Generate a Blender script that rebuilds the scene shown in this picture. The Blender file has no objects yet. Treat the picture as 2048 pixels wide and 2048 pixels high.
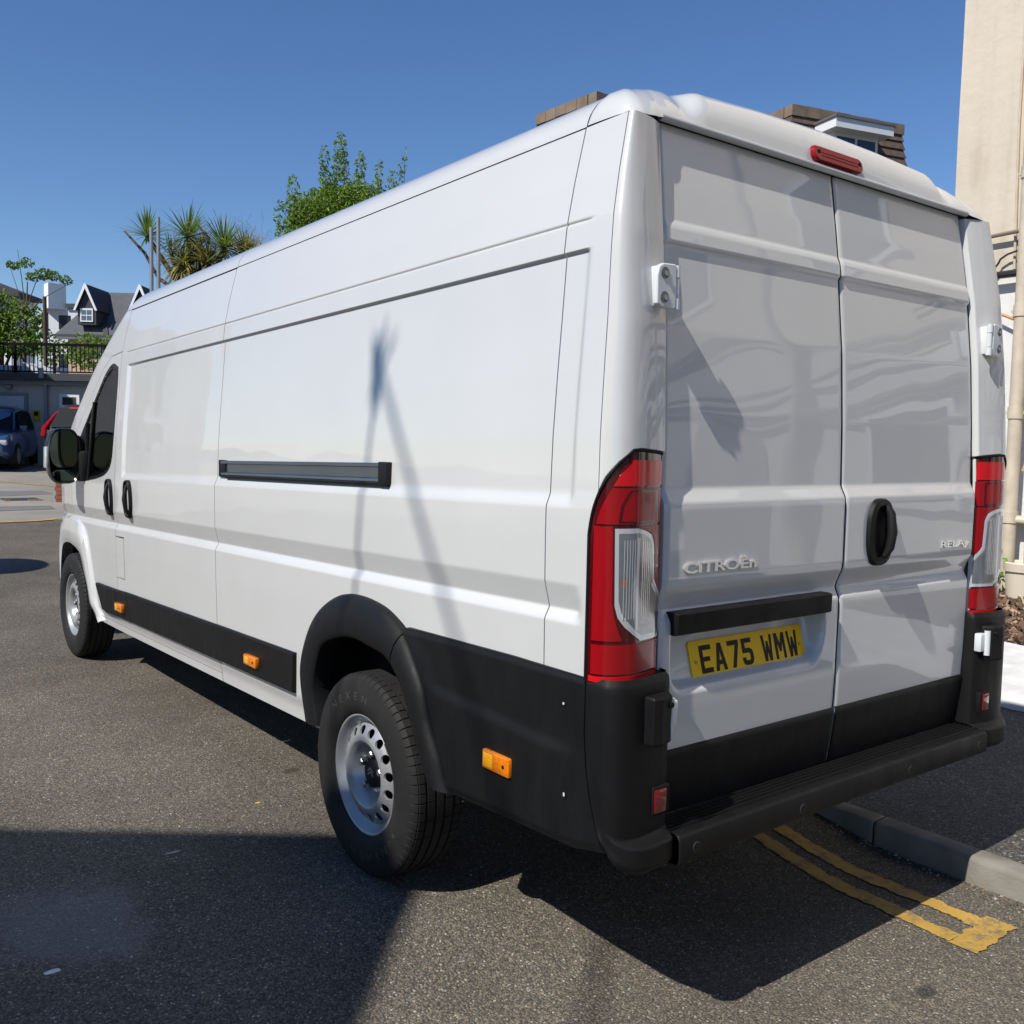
import bpy, bmesh, math, random
import numpy as np
from mathutils import Matrix, Vector
R = math.radians
random.seed(7); rng = np.random.default_rng(7)
scene = bpy.context.scene
COL = scene.collection

# ---------------------------------------------------------------- camera
cd = bpy.data.cameras.new('camera'); cam = bpy.data.objects.new('camera', cd); COL.objects.link(cam)
CAM_POS = (-2.6678, -1.7406, 1.5142); YAW, PITCH, ROLL = R(-37.8049), R(-4.1654), R(1.1448)
_f = Vector((-math.sin(YAW)*math.cos(PITCH), math.cos(YAW)*math.cos(PITCH), math.sin(PITCH)))
_r = Vector((math.cos(YAW), math.sin(YAW), 0)); _u = _r.cross(_f)
_r2 = _r*math.cos(ROLL)+_u*math.sin(ROLL); _u2 = -_r*math.sin(ROLL)+_u*math.cos(ROLL)
cam.matrix_world = Matrix(((_r2.x, _u2.x, -_f.x, CAM_POS[0]), (_r2.y, _u2.y, -_f.y, CAM_POS[1]), (_r2.z, _u2.z, -_f.z, CAM_POS[2]), (0, 0, 0, 1)))
cd.sensor_width = 36; cd.sensor_height = 36; cd.lens = 1925.11/2048*36
cd.clip_start = 0.05; cd.clip_end = 2000
scene.camera = cam

# ---------------------------------------------------------------- sky, sun, exposure
SUN = Vector((-0.88, -0.13, 1.0)).normalized()          # towards the sun
w = bpy.data.worlds.new('World'); scene.world = w; w.use_nodes = True
nt = w.node_tree; nt.nodes.clear()
sky = nt.nodes.new('ShaderNodeTexSky'); sky.sky_type = 'NISHITA'; sky.sun_disc = False
sky.sun_elevation = math.asin(SUN.z); sky.sun_rotation = math.atan2(SUN.x, SUN.y)
sky.altitude = 0; sky.air_density = 1.0; sky.dust_density = 0.0; sky.ozone_density = 5.0
bg = nt.nodes.new('ShaderNodeBackground'); bg.inputs['Strength'].default_value = 0.097
wo = nt.nodes.new('ShaderNodeOutputWorld')
hs_ = nt.nodes.new('ShaderNodeHueSaturation'); hs_.inputs['Saturation'].default_value = 1.13; hs_.inputs['Hue'].default_value = 0.506
nt.links.new(sky.outputs[0], hs_.inputs['Color']); nt.links.new(hs_.outputs[0], bg.inputs[0]); nt.links.new(bg.outputs[0], wo.inputs[0])
sl = bpy.data.lights.new('sun', 'SUN'); sl.energy = 4.6; sl.angle = R(0.53); sl.color = (1.0, 0.95, 0.87)
so = bpy.data.objects.new('sun', sl); COL.objects.link(so)
so.rotation_euler = (-SUN).to_track_quat('-Z', 'Y').to_euler(); so.location = (-20, 6, 25)
scene.view_settings.view_transform = 'Standard'; scene.view_settings.look = 'None'
scene.view_settings.exposure = 0.25; scene.view_settings.gamma = 1.0; scene.view_settings.use_curve_mapping = False

# ---------------------------------------------------------------- materials
MATS = {}
def mat(name, col, rough=0.5, metal=0.0, coat=0.0, spec=0.5, var=0.0, vscale=8.0, bump=0.0, bscale=60.0, coat_rough=0.03, detail=4.0, trans=0.0, emis=0.0):
    if name in MATS: return MATS[name]
    m = bpy.data.materials.new(name); m.use_nodes = True; n = m.node_tree; b = n.nodes['Principled BSDF']
    b.inputs['Base Color'].default_value = (*col, 1); b.inputs['Roughness'].default_value = rough
    b.inputs['Metallic'].default_value = metal; b.inputs['Coat Weight'].default_value = coat
    b.inputs['Coat Roughness'].default_value = coat_rough; b.inputs['Specular IOR Level'].default_value = spec
    b.inputs['Transmission Weight'].default_value = trans
    tc = n.nodes.new('ShaderNodeTexCoord')
    if var > 0:
        nz = n.nodes.new('ShaderNodeTexNoise'); nz.inputs['Scale'].default_value = vscale; nz.inputs['Detail'].default_value = detail
        n.links.new(tc.outputs['Object'], nz.inputs['Vector'])
        mp = n.nodes.new('ShaderNodeMapRange'); mp.inputs['From Min'].default_value = 0.25; mp.inputs['From Max'].default_value = 0.75
        mp.inputs['To Min'].default_value = 1-var; mp.inputs['To Max'].default_value = 1+var
        n.links.new(nz.outputs['Fac'], mp.inputs['Value'])
        mx = n.nodes.new('ShaderNodeVectorMath'); mx.operation = 'SCALE'; mx.inputs[0].default_value = col
        n.links.new(mp.outputs[0], mx.inputs['Scale']); n.links.new(mx.outputs[0], b.inputs['Base Color'])
    if bump > 0:
        n2 = n.nodes.new('ShaderNodeTexNoise'); n2.inputs['Scale'].default_value = bscale; n2.inputs['Detail'].default_value = 3
        n.links.new(tc.outputs['Object'], n2.inputs['Vector'])
        bp = n.nodes.new('ShaderNodeBump'); bp.inputs['Strength'].default_value = 1.0; bp.inputs['Distance'].default_value = bump
        n.links.new(n2.outputs['Fac'], bp.inputs['Height']); n.links.new(bp.outputs[0], b.inputs['Normal'])
    MATS[name] = m
    return m

def ramp(n, stops, interp='LINEAR'):
    r = n.nodes.new('ShaderNodeValToRGB'); e = r.color_ramp.elements; r.color_ramp.interpolation = interp
    while len(e) < len(stops): e.new(0.5)
    for k, (p, c) in enumerate(stops): e[k].position = p; e[k].color = (*c, 1)
    return r

def asphalt(name, base, tint=(1, 1, 1), stone=165.0, bumpd=0.0032, contrast=1.0, wear=True):
    m = bpy.data.materials.new(name); m.use_nodes = True; n = m.node_tree; b = n.nodes['Principled BSDF']
    L = n.links.new
    tc = n.nodes.new('ShaderNodeTexCoord')
    v = n.nodes.new('ShaderNodeTexVoronoi'); v.inputs['Scale'].default_value = stone; v.inputs['Randomness'].default_value = 1.0
    L(tc.outputs['Object'], v.inputs['Vector'])
    sep = n.nodes.new('ShaderNodeSeparateColor'); L(v.outputs['Color'], sep.inputs[0])
    d = base
    r = ramp(n, [(0.0, (d*0.55*tint[0], d*0.55*tint[1], d*0.55*tint[2])), (0.45, (d*0.9*tint[0], d*0.88*tint[1], d*0.84*tint[2])),
                 (0.8, (d*1.25*tint[0], d*1.18*tint[1], d*1.05*tint[2])), (0.955, (d*1.7*tint[0], d*1.55*tint[1], d*1.3*tint[2])), (0.985, (d*2.5, d*2.35, d*2.0)), (1.0, (d*3.4, d*3.3, d*3.1))])
    L(sep.outputs['Red'], r.inputs[0])
    # dark gaps between the stones
    gap = n.nodes.new('ShaderNodeMapRange'); gap.inputs['From Min'].default_value = 0.35; gap.inputs['From Max'].default_value = 0.75
    gap.inputs['To Min'].default_value = 1.0; gap.inputs['To Max'].default_value = 0.45
    L(v.outputs['Distance'], gap.inputs['Value'])
    s1 = n.nodes.new('ShaderNodeVectorMath'); s1.operation = 'SCALE'; L(r.outputs[0], s1.inputs[0]); L(gap.outputs[0], s1.inputs['Scale'])
    # broad tone changes: worn, dusty and oily areas
    big = n.nodes.new('ShaderNodeTexNoise'); big.inputs['Scale'].default_value = 0.9; big.inputs['Detail'].default_value = 6; big.inputs['Roughness'].default_value = 0.65
    L(tc.outputs['Object'], big.inputs['Vector'])
    bm_ = n.nodes.new('ShaderNodeMapRange'); bm_.inputs['From Min'].default_value = 0.3; bm_.inputs['From Max'].default_value = 0.7
    bm_.inputs['To Min'].default_value = 0.70; bm_.inputs['To Max'].default_value = 1.26
    L(big.outputs['Fac'], bm_.inputs['Value'])
    s2 = n.nodes.new('ShaderNodeVectorMath'); s2.operation = 'SCALE'; L(s1.outputs[0], s2.inputs[0]); L(bm_.outputs[0], s2.inputs['Scale'])
    out = s2.outputs[0]
    if wear:
        def blotch(x, y, rx, ry, col, soft=0.35, amount=0.8, noise=0.5, sc=9.0):
            nonlocal out
            mp = n.nodes.new('ShaderNodeMapping'); mp.inputs['Location'].default_value = (-x/rx, -y/ry, 0); mp.inputs['Scale'].default_value = (1/rx, 1/ry, 0)
            L(tc.outputs['Object'], mp.inputs['Vector'])
            ln = n.nodes.new('ShaderNodeVectorMath'); ln.operation = 'LENGTH'; L(mp.outputs[0], ln.inputs[0])
            nz = n.nodes.new('ShaderNodeTexNoise'); nz.inputs['Scale'].default_value = sc; nz.inputs['Detail'].default_value = 5; L(tc.outputs['Object'], nz.inputs['Vector'])
            ad = n.nodes.new('ShaderNodeMath'); ad.operation = 'MULTIPLY_ADD'; L(nz.outputs['Fac'], ad.inputs[0]); ad.inputs[1].default_value = noise*2; L(ln.outputs['Value'], ad.inputs[2])
            mr = n.nodes.new('ShaderNodeMapRange'); mr.inputs['From Min'].default_value = 1.0+noise-soft; mr.inputs['From Max'].default_value = 1.0+noise
            mr.inputs['To Min'].default_value = amount; mr.inputs['To Max'].default_value = 0.0; L(ad.outputs[0], mr.inputs['Value'])
            mx = n.nodes.new('ShaderNodeMix'); mx.data_type = 'RGBA'; L(mr.outputs[0], mx.inputs['Factor']); L(out, mx.inputs['A']); mx.inputs['B'].default_value = (*col, 1)
            out = mx.outputs['Result']
        blotch(-0.82, 2.25, 0.05, 0.035, (0.03, 0.028, 0.025), amount=0.7)
        blotch(-1.93, 1.36, 0.26, 0.34, (0.24, 0.235, 0.23), soft=0.45, amount=0.40, noise=0.8, sc=5)
        blotch(-2.07, 1.10, 0.022, 0.014, (0.75, 0.75, 0.74), soft=0.2, amount=0.95, noise=0.7, sc=40)
        blotch(-1.095, 1.97, 0.014, 0.008, (0.6, 0.42, 0.03), soft=0.2, amount=0.95, noise=0.3, sc=60)
        blotch(-1.54, 1.69, 0.03, 0.01, (0.5, 0.5, 0.5), soft=0.5, amount=0.8, noise=0.9, sc=30)
        blotch(-1.0, 3.6, 0.25, 0.10, (0.09, 0.075, 0.055), soft=0.8, amount=0.5, noise=0.8, sc=6)
        blotch(0.72, -0.36, 0.09, 0.05, (0.02, 0.02, 0.02), soft=0.4, amount=0.75)
        blotch(0.03, -0.33, 0.05, 0.03, (0.02, 0.02, 0.02), soft=0.4, amount=0.7)
    L(out, b.inputs['Base Color'])
    b.inputs['Roughness'].default_value = 0.82; b.inputs['Specular IOR Level'].default_value = 0.35
    inv = n.nodes.new('ShaderNodeMath'); inv.operation = 'SUBTRACT'; inv.inputs[0].default_value = 1.0; L(v.outputs['Distance'], inv.inputs[1])
    n3 = n.nodes.new('ShaderNodeTexNoise'); n3.inputs['Scale'].default_value = 45; n3.inputs['Detail'].default_value = 5; L(tc.outputs['Object'], n3.inputs['Vector'])
    ad = n.nodes.new('ShaderNodeMath'); ad.operation = 'ADD'; L(inv.outputs[0], ad.inputs[0]); L(n3.outputs['Fac'], ad.inputs[1])
    bp = n.nodes.new('ShaderNodeBump'); bp.inputs['Strength'].default_value = 0.9; bp.inputs['Distance'].default_value = bumpd
    L(ad.outputs[0], bp.inputs['Height']); L(bp.outputs[0], b.inputs['Normal'])
    MATS[name] = m
    return m

def streaked(name, col, rough=.85):
    m = mat(name, col, rough, bump=.005, bscale=12); n = m.node_tree; b = n.nodes['Principled BSDF']; L = n.links.new; tc = n.nodes.new('ShaderNodeTexCoord')
    mp = n.nodes.new('ShaderNodeMapping'); mp.inputs['Scale'].default_value = (3.5, 3.5, .35); L(tc.outputs['Object'], mp.inputs['Vector'])
    a = n.nodes.new('ShaderNodeTexNoise'); a.inputs['Scale'].default_value = 1.6; a.inputs['Detail'].default_value = 7; a.inputs['Roughness'].default_value = .6; L(mp.outputs[0], a.inputs['Vector'])
    c = n.nodes.new('ShaderNodeTexNoise'); c.inputs['Scale'].default_value = 1.3; c.inputs['Detail'].default_value = 8; L(tc.outputs['Object'], c.inputs['Vector'])
    ad = n.nodes.new('ShaderNodeMath'); ad.operation = 'ADD'; L(a.outputs['Fac'], ad.inputs[0]); L(c.outputs['Fac'], ad.inputs[1])
    r = ramp(n, [(.36, tuple(q*k for q, k in zip(col, (.80, .77, .72)))), (.47, tuple(q*.95 for q in col)), (.60, col)]); ml = n.nodes.new('ShaderNodeMath'); ml.operation = 'MULTIPLY'; ml.inputs[1].default_value = .5; L(ad.outputs[0], ml.inputs[0]); L(ml.outputs[0], r.inputs[0]); L(r.outputs[0], b.inputs['Base Color'])
    return m

def worn_paint(name, col, base, scale=30.0, lo=0.36, hi=0.46):
    m = bpy.data.materials.new(name); m.use_nodes = True; n = m.node_tree; b = n.nodes['Principled BSDF']; L = n.links.new
    tc = n.nodes.new('ShaderNodeTexCoord')
    nz = n.nodes.new('ShaderNodeTexNoise'); nz.inputs['Scale'].default_value = scale; nz.inputs['Detail'].default_value = 10; nz.inputs['Roughness'].default_value = 0.78
    L(tc.outputs['Object'], nz.inputs['Vector'])
    mr = n.nodes.new('ShaderNodeMapRange'); mr.inputs['From Min'].default_value = lo; mr.inputs['From Max'].default_value = hi; L(nz.outputs['Fac'], mr.inputs['Value'])
    n2 = n.nodes.new('ShaderNodeTexNoise'); n2.inputs['Scale'].default_value = 7; n2.inputs['Detail'].default_value = 4; L(tc.outputs['Object'], n2.inputs['Vector'])
    r = ramp(n, [(0.3, tuple(c*0.72 for c in col)), (0.7, col)]); L(n2.outputs['Fac'], r.inputs[0])
    mx = n.nodes.new('ShaderNodeMix'); mx.data_type = 'RGBA'; L(mr.outputs[0], mx.inputs['Factor']); mx.inputs['A'].default_value = (*base, 1); L(r.outputs[0], mx.inputs['B'])
    L(mx.outputs['Result'], b.inputs['Base Color']); b.inputs['Roughness'].default_value = 0.75
    bp = n.nodes.new('ShaderNodeBump'); bp.inputs['Distance'].default_value = 0.003; L(nz.outputs['Fac'], bp.inputs['Height']); L(bp.outputs[0], b.inputs['Normal'])
    MATS[name] = m
    return m

def paint_white(name='van_paint', col=(0.612, 0.618, 0.612)):
    m = mat(name, col, rough=0.32, coat=1.0, spec=0.5, coat_rough=0.025)
    n = m.node_tree; b = n.nodes['Principled BSDF']; L = n.links.new
    tc = n.nodes.new('ShaderNodeTexCoord')
    # very slight panel waviness and orange peel
    nz = n.nodes.new('ShaderNodeTexNoise'); nz.inputs['Scale'].default_value = 2.2; nz.inputs['Detail'].default_value = 1; L(tc.outputs['Object'], nz.inputs['Vector'])
    bp = n.nodes.new('ShaderNodeBump'); bp.inputs['Strength'].default_value = 1.0; bp.inputs['Distance'].default_value = 0.006
    L(nz.outputs['Fac'], bp.inputs['Height']); L(bp.outputs[0], b.inputs['Coat Normal'])
    # faint dust
    n2 = n.nodes.new('ShaderNodeTexNoise'); n2.inputs['Scale'].default_value = 3.0; n2.inputs['Detail'].default_value = 6; L(tc.outputs['Object'], n2.inputs['Vector'])
    r = ramp(n, [(0.35, col), (0.75, tuple(c*0.965 for c in col))]); L(n2.outputs['Fac'], r.inputs[0]); L(r.outputs[0], b.inputs['Base Color'])
    return m

def glass(name, tint=(0.25, 0.28, 0.27)):
    m = bpy.data.materials.new(name); m.use_nodes = True; n = m.node_tree; n.nodes.remove(n.nodes['Principled BSDF'])
    o = n.nodes['Material Output']
    t = n.nodes.new('ShaderNodeBsdfTransparent'); t.inputs[0].default_value = (*tint, 1)
    g = n.nodes.new('ShaderNodeBsdfGlossy'); g.inputs['Roughness'].default_value = 0.01; g.inputs[0].default_value = (1, 1, 1, 1)
    fr = n.nodes.new('ShaderNodeFresnel'); fr.inputs['IOR'].default_value = 1.5
    mx = n.nodes.new('ShaderNodeMixShader'); n.links.new(fr.outputs[0], mx.inputs[0]); n.links.new(t.outputs[0], mx.inputs[1]); n.links.new(g.outputs[0], mx.inputs[2])
    n.links.new(mx.outputs[0], o.inputs[0])
    MATS[name] = m
    return m

PAINT = paint_white()
PLAST = mat('black_plastic', (0.0072, 0.0073, 0.0078), rough=0.5, spec=0.24, var=0.12, vscale=6, bump=0.0004, bscale=700)
def scuffed(m, lo=.38, hi=.66):
    n = m.node_tree; b = n.nodes['Principled BSDF']; L = n.links.new; tc = n.nodes.new('ShaderNodeTexCoord')
    mp = n.nodes.new('ShaderNodeMapping'); mp.inputs['Scale'].default_value = (5, 5, 1.6); L(tc.outputs['Object'], mp.inputs['Vector'])
    nz = n.nodes.new('ShaderNodeTexNoise'); nz.inputs['Scale'].default_value = 2.2; nz.inputs['Detail'].default_value = 8; nz.inputs['Roughness'].default_value = .65; L(mp.outputs[0], nz.inputs['Vector'])
    mr = n.nodes.new('ShaderNodeMapRange'); mr.inputs['From Min'].default_value = .32; mr.inputs['From Max'].default_value = .68; mr.inputs['To Min'].default_value = lo; mr.inputs['To Max'].default_value = hi
    L(nz.outputs['Fac'], mr.inputs['Value']); L(mr.outputs[0], b.inputs['Roughness']); return m
scuffed(PLAST)
PLASTD = mat('dark_plastic', (0.010, 0.010, 0.011), rough=0.6, spec=0.3)
GLOSSB = mat('gloss_black', (0.008, 0.008, 0.009), rough=0.18, spec=0.5)
RUBBER = mat('rubber', (0.016, 0.0155, 0.015), rough=0.72, spec=0.3, var=0.25, vscale=14, bump=0.0006, bscale=180)
RUBL = mat('rubber_letters', (0.05, 0.05, 0.05), rough=0.6, spec=0.3)
SEAL = mat('seal_black', (0.006, 0.006, 0.006), rough=0.7, spec=0.2)
STEEL = mat('silver_wheel', (0.36, 0.37, 0.38), rough=0.38, metal=0.45, spec=0.5, var=0.05, vscale=20)
CHROME = mat('chrome', (0.86, 0.85, 0.83), rough=0.22, metal=0.85)
ALU = mat('rail_aluminium', (0.30, 0.31, 0.32), rough=0.34, metal=1.0, var=0.10, vscale=3)
ZINC = mat('bolt_steel', (0.42, 0.43, 0.45), rough=0.35, metal=0.9)
RED = mat('red_lens', (0.30, 0.004, 0.008), rough=0.16, coat=0.3, spec=0.35, coat_rough=0.01)
REDD = mat('red_lens_dark', (0.07, 0.0015, 0.003), rough=0.12, coat=0.6, coat_rough=0.01)
REDB = mat('red_lens_bright', (0.60, 0.008, 0.012), rough=0.16, coat=0.25, coat_rough=0.01)
CLEAR = mat('clear_lens', (0.30, 0.32, 0.34), rough=0.12, metal=0.55, coat=1.0, var=0.15, vscale=25)
CLEARL = mat('clear_lens_border', (0.66, 0.68, 0.70), rough=0.15, metal=0.3, coat=1.0)
AMBER = mat('amber_lens', (0.72, 0.19, 0.004), rough=0.12, coat=1.0, coat_rough=0.01, var=0.25, vscale=120)
AMBERB = mat('amber_lens_bright', (0.95, 0.42, 0.01), rough=0.10, coat=1.0, var=0.2, vscale=200)
PLATEY = mat('plate_yellow', (1.0, 0.60, 0.002), rough=0.4, coat=0.1, spec=0.25, coat_rough=0.05, var=0.05, vscale=30)
PLATEK = mat('plate_black', (0.006, 0.006, 0.006), rough=0.4, spec=.2)
GLASS = glass('window_glass')
MIRR = mat('mirror_glass', (0.06, 0.075, 0.065), rough=0.02, metal=1.0)
RED3 = mat('high_lamp_red', (0.26, 0.008, 0.012), rough=0.3, coat=0.0, spec=0.25, coat_rough=0.02)

# ---------------------------------------------------------------- mesh helpers
def link(o, parent=None):
    COL.objects.link(o)
    if parent is not None:
        o.parent = parent
        l = Vector((0, 0, 0)); p = parent
        M = parent_world(parent)
        o.matrix_parent_inverse = M.inverted()
    return o
def parent_world(p):
    M = Matrix.LocRotScale(p.location, p.rotation_euler, p.scale)
    if p.parent is not None: M = parent_world(p.parent) @ p.matrix_parent_inverse @ M
    return M
def mesh(name, v, f, m, parent=None, smooth=True, sharp=38, loc=None):
    me = bpy.data.meshes.new(name)
    v = np.asarray(v, float).reshape(-1, 3)
    if loc is not None: v = v - np.asarray(loc)
    me.from_pydata([tuple(p) for p in v], [], [tuple(int(i) for i in q) for q in f])
    me.update()
    if m is not None: me.materials.append(m)
    if smooth and len(me.polygons):
        me.polygons.foreach_set('use_smooth', [True]*len(me.polygons))
        me.set_sharp_from_angle(angle=R(sharp))
    o = bpy.data.objects.new(name, me)
    if loc is not None: o.location = loc
    return link(o, parent)
def tag(o, label=None, cat=None, group=None, kind=None):
    if label: o['label'] = label
    if cat: o['category'] = cat
    if group: o['group'] = group
    if kind: o['kind'] = kind
    return o
def empty(name, loc, rz=0.0, parent=None):
    o = bpy.data.objects.new(name, None); o.location = loc; o.rotation_euler = (0, 0, rz); o.empty_display_size = 0.2
    return link(o, parent)
class MB:
    def __init__(s): s.v = []; s.f = []
    def add(s, v, f):
        k = len(s.v); s.v += [tuple(p) for p in v]; s.f += [tuple(i+k for i in q) for q in f]; return s
    def box(s, a, b, bev=0.0):
        (x0, y0, z0), (x1, y1, z1) = a, b
        if bev <= 0:
            return s.add([(x0,y0,z0),(x1,y0,z0),(x1,y1,z0),(x0,y1,z0),(x0,y0,z1),(x1,y0,z1),(x1,y1,z1),(x0,y1,z1)],
                         [(0,3,2,1),(4,5,6,7),(0,1,5,4),(1,2,6,5),(2,3,7,6),(3,0,4,7)])
        bm = bmesh.new(); bmesh.ops.create_cube(bm, size=1)
        for q in bm.verts: q.co = Vector(((x0+x1)/2+q.co.x*(x1-x0), (y0+y1)/2+q.co.y*(y1-y0), (z0+z1)/2+q.co.z*(z1-z0)))
        bmesh.ops.bevel(bm, geom=bm.edges[:], offset=bev, segments=2, affect='EDGES', profile=0.5)
        bm.verts.index_update(); s.add([q.co[:] for q in bm.verts], [[q.index for q in f.verts] for f in bm.faces]); bm.free(); return s
    def obox(s, c, ax, ay, az):
        c, ax, ay, az = map(Vector, (c, ax, ay, az))
        P = [c+i*ax+j*ay+k*az for k in (-1, 1) for j in (-1, 1) for i in (-1, 1)]
        return s.add(P, [(0,2,3,1),(4,5,7,6),(0,1,5,4),(1,3,7,5),(3,2,6,7),(2,0,4,6)])
    def tube(s, pts, r, n=8, cap=True, closed=False):
        pts = [Vector(p) for p in pts]; rs = r if isinstance(r, (list, tuple)) else [r]*len(pts)
        k0 = len(s.v); N = len(pts); ref = None
        for i, p in enumerate(pts):
            a = pts[(i-1) % N] if (closed or i > 0) else p; b = pts[(i+1) % N] if (closed or i < N-1) else p
            t = (b-a).normalized()
            if ref is None: ref = t.orthogonal().normalized()
            ref = (ref - t*ref.dot(t)).normalized(); q = t.cross(ref)
            for j in range(n):
                a_ = 2*math.pi*j/n; s.v.append(tuple(p+(ref*math.cos(a_)+q*math.sin(a_))*rs[i]))
        for i in range(N if closed else N-1):
            for j in range(n):
                i2 = (i+1) % N
                s.f.append((k0+i*n+j, k0+i*n+(j+1) % n, k0+i2*n+(j+1) % n, k0+i2*n+j))
        if cap and not closed:
            s.f.append(tuple(k0+j for j in reversed(range(n)))); s.f.append(tuple(k0+(N-1)*n+j for j in range(n)))
        return s
    def prism(s, poly, d0, d1, axis):   # polygon in the two other axes, extruded along axis ('x','y','z')
        n = len(poly); k = len(s.v)
        def P(a, b, d): return {'x': (d, a, b), 'y': (a, d, b), 'z': (a, b, d)}[axis]
        s.v += [P(a, b, d0) for a, b in poly]+[P(a, b, d1) for a, b in poly]
        s.f.append(tuple(k+i for i in range(n))); s.f.append(tuple(k+n+i for i in reversed(range(n))))
        for i in range(n): j = (i+1) % n; s.f.append((k+i, k+n+i, k+n+j, k+j))
        return s
    def fix(s):
        bm = bmesh.new(); vs = [bm.verts.new(p) for p in s.v]
        for f in s.f:
            try: bm.faces.new([vs[i] for i in f])
            except ValueError: pass
        bmesh.ops.recalc_face_normals(bm, faces=bm.faces[:]); bm.verts.index_update()
        s.v = [q.co[:] for q in bm.verts]; s.f = [[q.index for q in f.verts] for f in bm.faces]; bm.free(); return s
    def obj(s, name, m, parent=None, smooth=True, sharp=38, loc=None, fix=False):
        if fix: s.fix()
        return mesh(name, s.v, s.f, m, parent, smooth, sharp, loc)
def bevel_obj(o, w, seg=2):
    md = o.modifiers.new('bevel', 'BEVEL'); md.width = w; md.segments = seg; md.limit_method = 'ANGLE'; md.angle_limit = R(35); md.harden_normals = False
    return o
def grid(name, P, m, parent=None, mask=None, flange=None, flip=False, sharp=38, loc=None):
    """P[nu, nv, 3] -> one mesh; flange: vector by which the open border is turned in"""
    P = np.asarray(P, float); nu, nv = P.shape[:2]
    V = P.reshape(-1, 3); idx = np.arange(nu*nv).reshape(nu, nv)
    q = np.stack([idx[:-1, :-1], idx[1:, :-1], idx[1:, 1:], idx[:-1, 1:]], -1).reshape(-1, 4)
    if mask is not None: q = q[np.asarray(mask).reshape(-1)]
    if flip: q = q[:, ::-1]
    used = np.unique(q); mp = -np.ones(nu*nv, int); mp[used] = np.arange(len(used)); V = V[used]; q = mp[q]
    faces = [tuple(a) for a in q]
    if flange is not None:
        from collections import Counter
        cnt = Counter()
        for a in faces:
            for i in range(4): e = (a[i], a[(i+1) % 4]); cnt[tuple(sorted(e))] += 1
        bd = [(a[i], a[(i+1) % 4]) for a in faces for i in range(4) if cnt[tuple(sorted((a[i], a[(i+1) % 4])))] == 1]
        bv = sorted({i for e in bd for i in e}); k = len(V); new = {i: k+j for j, i in enumerate(bv)}
        V = np.vstack([V, V[bv]+np.asarray(flange)])
        faces += [(b, a, new[a], new[b]) for a, b in bd]
    return mesh(name, V, faces, m, parent, True, sharp, loc)
def sstep(a, b, x):
    t = np.clip((np.asarray(x, float)-a)/(b-a), 0, 1); return t*t*(3-2*t)
def catmull(pts, n, closed=False):
    p = np.asarray(pts, float)
    d = np.r_[0, np.cumsum(np.linalg.norm(np.diff(p, axis=0), axis=1)**0.5)]
    e = np.vstack([2*p[0]-p[1], p, 2*p[-1]-p[-2]])
    out = []
    for t in np.linspace(0, d[-1], n):
        i = min(max(np.searchsorted(d, t, side='right')-1, 0), len(p)-2); u = (t-d[i])/(d[i+1]-d[i])
        a, b, c, q = e[i], e[i+1], e[i+2], e[i+3]; h = d[i+1]-d[i]
        m1 = (c-a)/2; m2 = (q-b)/2
        out.append((2*u**3-3*u**2+1)*b+(u**3-2*u**2+u)*m1+(-2*u**3+3*u**2)*c+(u**3-u**2)*m2)
    return np.array(out)
def inpoly(Y, Z, poly):
    Y = np.asarray(Y); Z = np.asarray(Z); r = np.zeros(Y.shape, bool); n = len(poly)
    for i in range(n):
        (a, b), (c, d) = poly[i], poly[(i+1) % n]
        k = ((b > Z) != (d > Z)) & (Y < (c-a)*(Z-b)/((d-b) if d != b else 1e-9)+a); r ^= k
    return r
def text_mesh(txt, size, extrude=0.0, bevel=0.0, offset=0.0, shear=0.0):
    c = bpy.data.curves.new('txt', 'FONT'); c.body = txt; c.size = size; c.extrude = extrude; c.bevel_depth = bevel; c.offset = offset; c.shear = shear
    c.align_x = 'LEFT'; c.resolution_u = 4
    o = bpy.data.objects.new('txt', c); COL.objects.link(o)
    dg = bpy.context.evaluated_depsgraph_get(); me = bpy.data.meshes.new_from_object(o.evaluated_get(dg))
    v = np.array([q.co[:] for q in me.vertices]); f = [tuple(p.vertices) for p in me.polygons]
    bpy.data.objects.remove(o); bpy.data.curves.remove(c); bpy.data.meshes.remove(me)
    return v, f
# ================================================================ the van
UP_ = mat('chip_white', (.7, .7, .7), .6)
VAN = empty('delivery_van', (0, 3.0, 0))
tag(VAN, 'long white high-roof panel van with black lower trim, parked against the kerb', 'van')
SL = 0.024                                   # the body sits slightly nose-down
def zw(zb, y): return zb-SL*(np.asarray(y)-0.2)
_ZP = np.array([(.30,.975),(.33,.985),(.42,.990),(.47,.996),(.52,1.012),(.70,1.020),(.92,1.026),(1.045,1.0275),(1.058,1.021),(1.076,1.0105),(1.10,1.017),(1.147,1.0295),(1.28,1.031),(1.345,1.0305),(1.39,1.0275),(1.536,1.023),(1.70,1.012),(1.825,1.002),(2.0,.989),(2.085,.980),(2.20,.957),(2.35,.921),(2.40,.90)])
_zf = np.arange(.30, 2.40, .002); _xf = np.interp(_zf, _ZP[:, 0], _ZP[:, 1]); _xf = np.convolve(np.pad(_xf, 2, 'edge'), np.ones(5)/5, 'valid')
_xn = np.interp(_zf, np.delete(_ZP, [7, 8, 9, 10, 11], 0)[:, 0], np.delete(_ZP, [7, 8, 9, 10, 11], 0)[:, 1])
def ktap(y): return np.interp(y, [4.2, 4.8, 5.3, 5.7, 6.0, 6.2], [1, .993, .985, .965, .93, .87])
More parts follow.
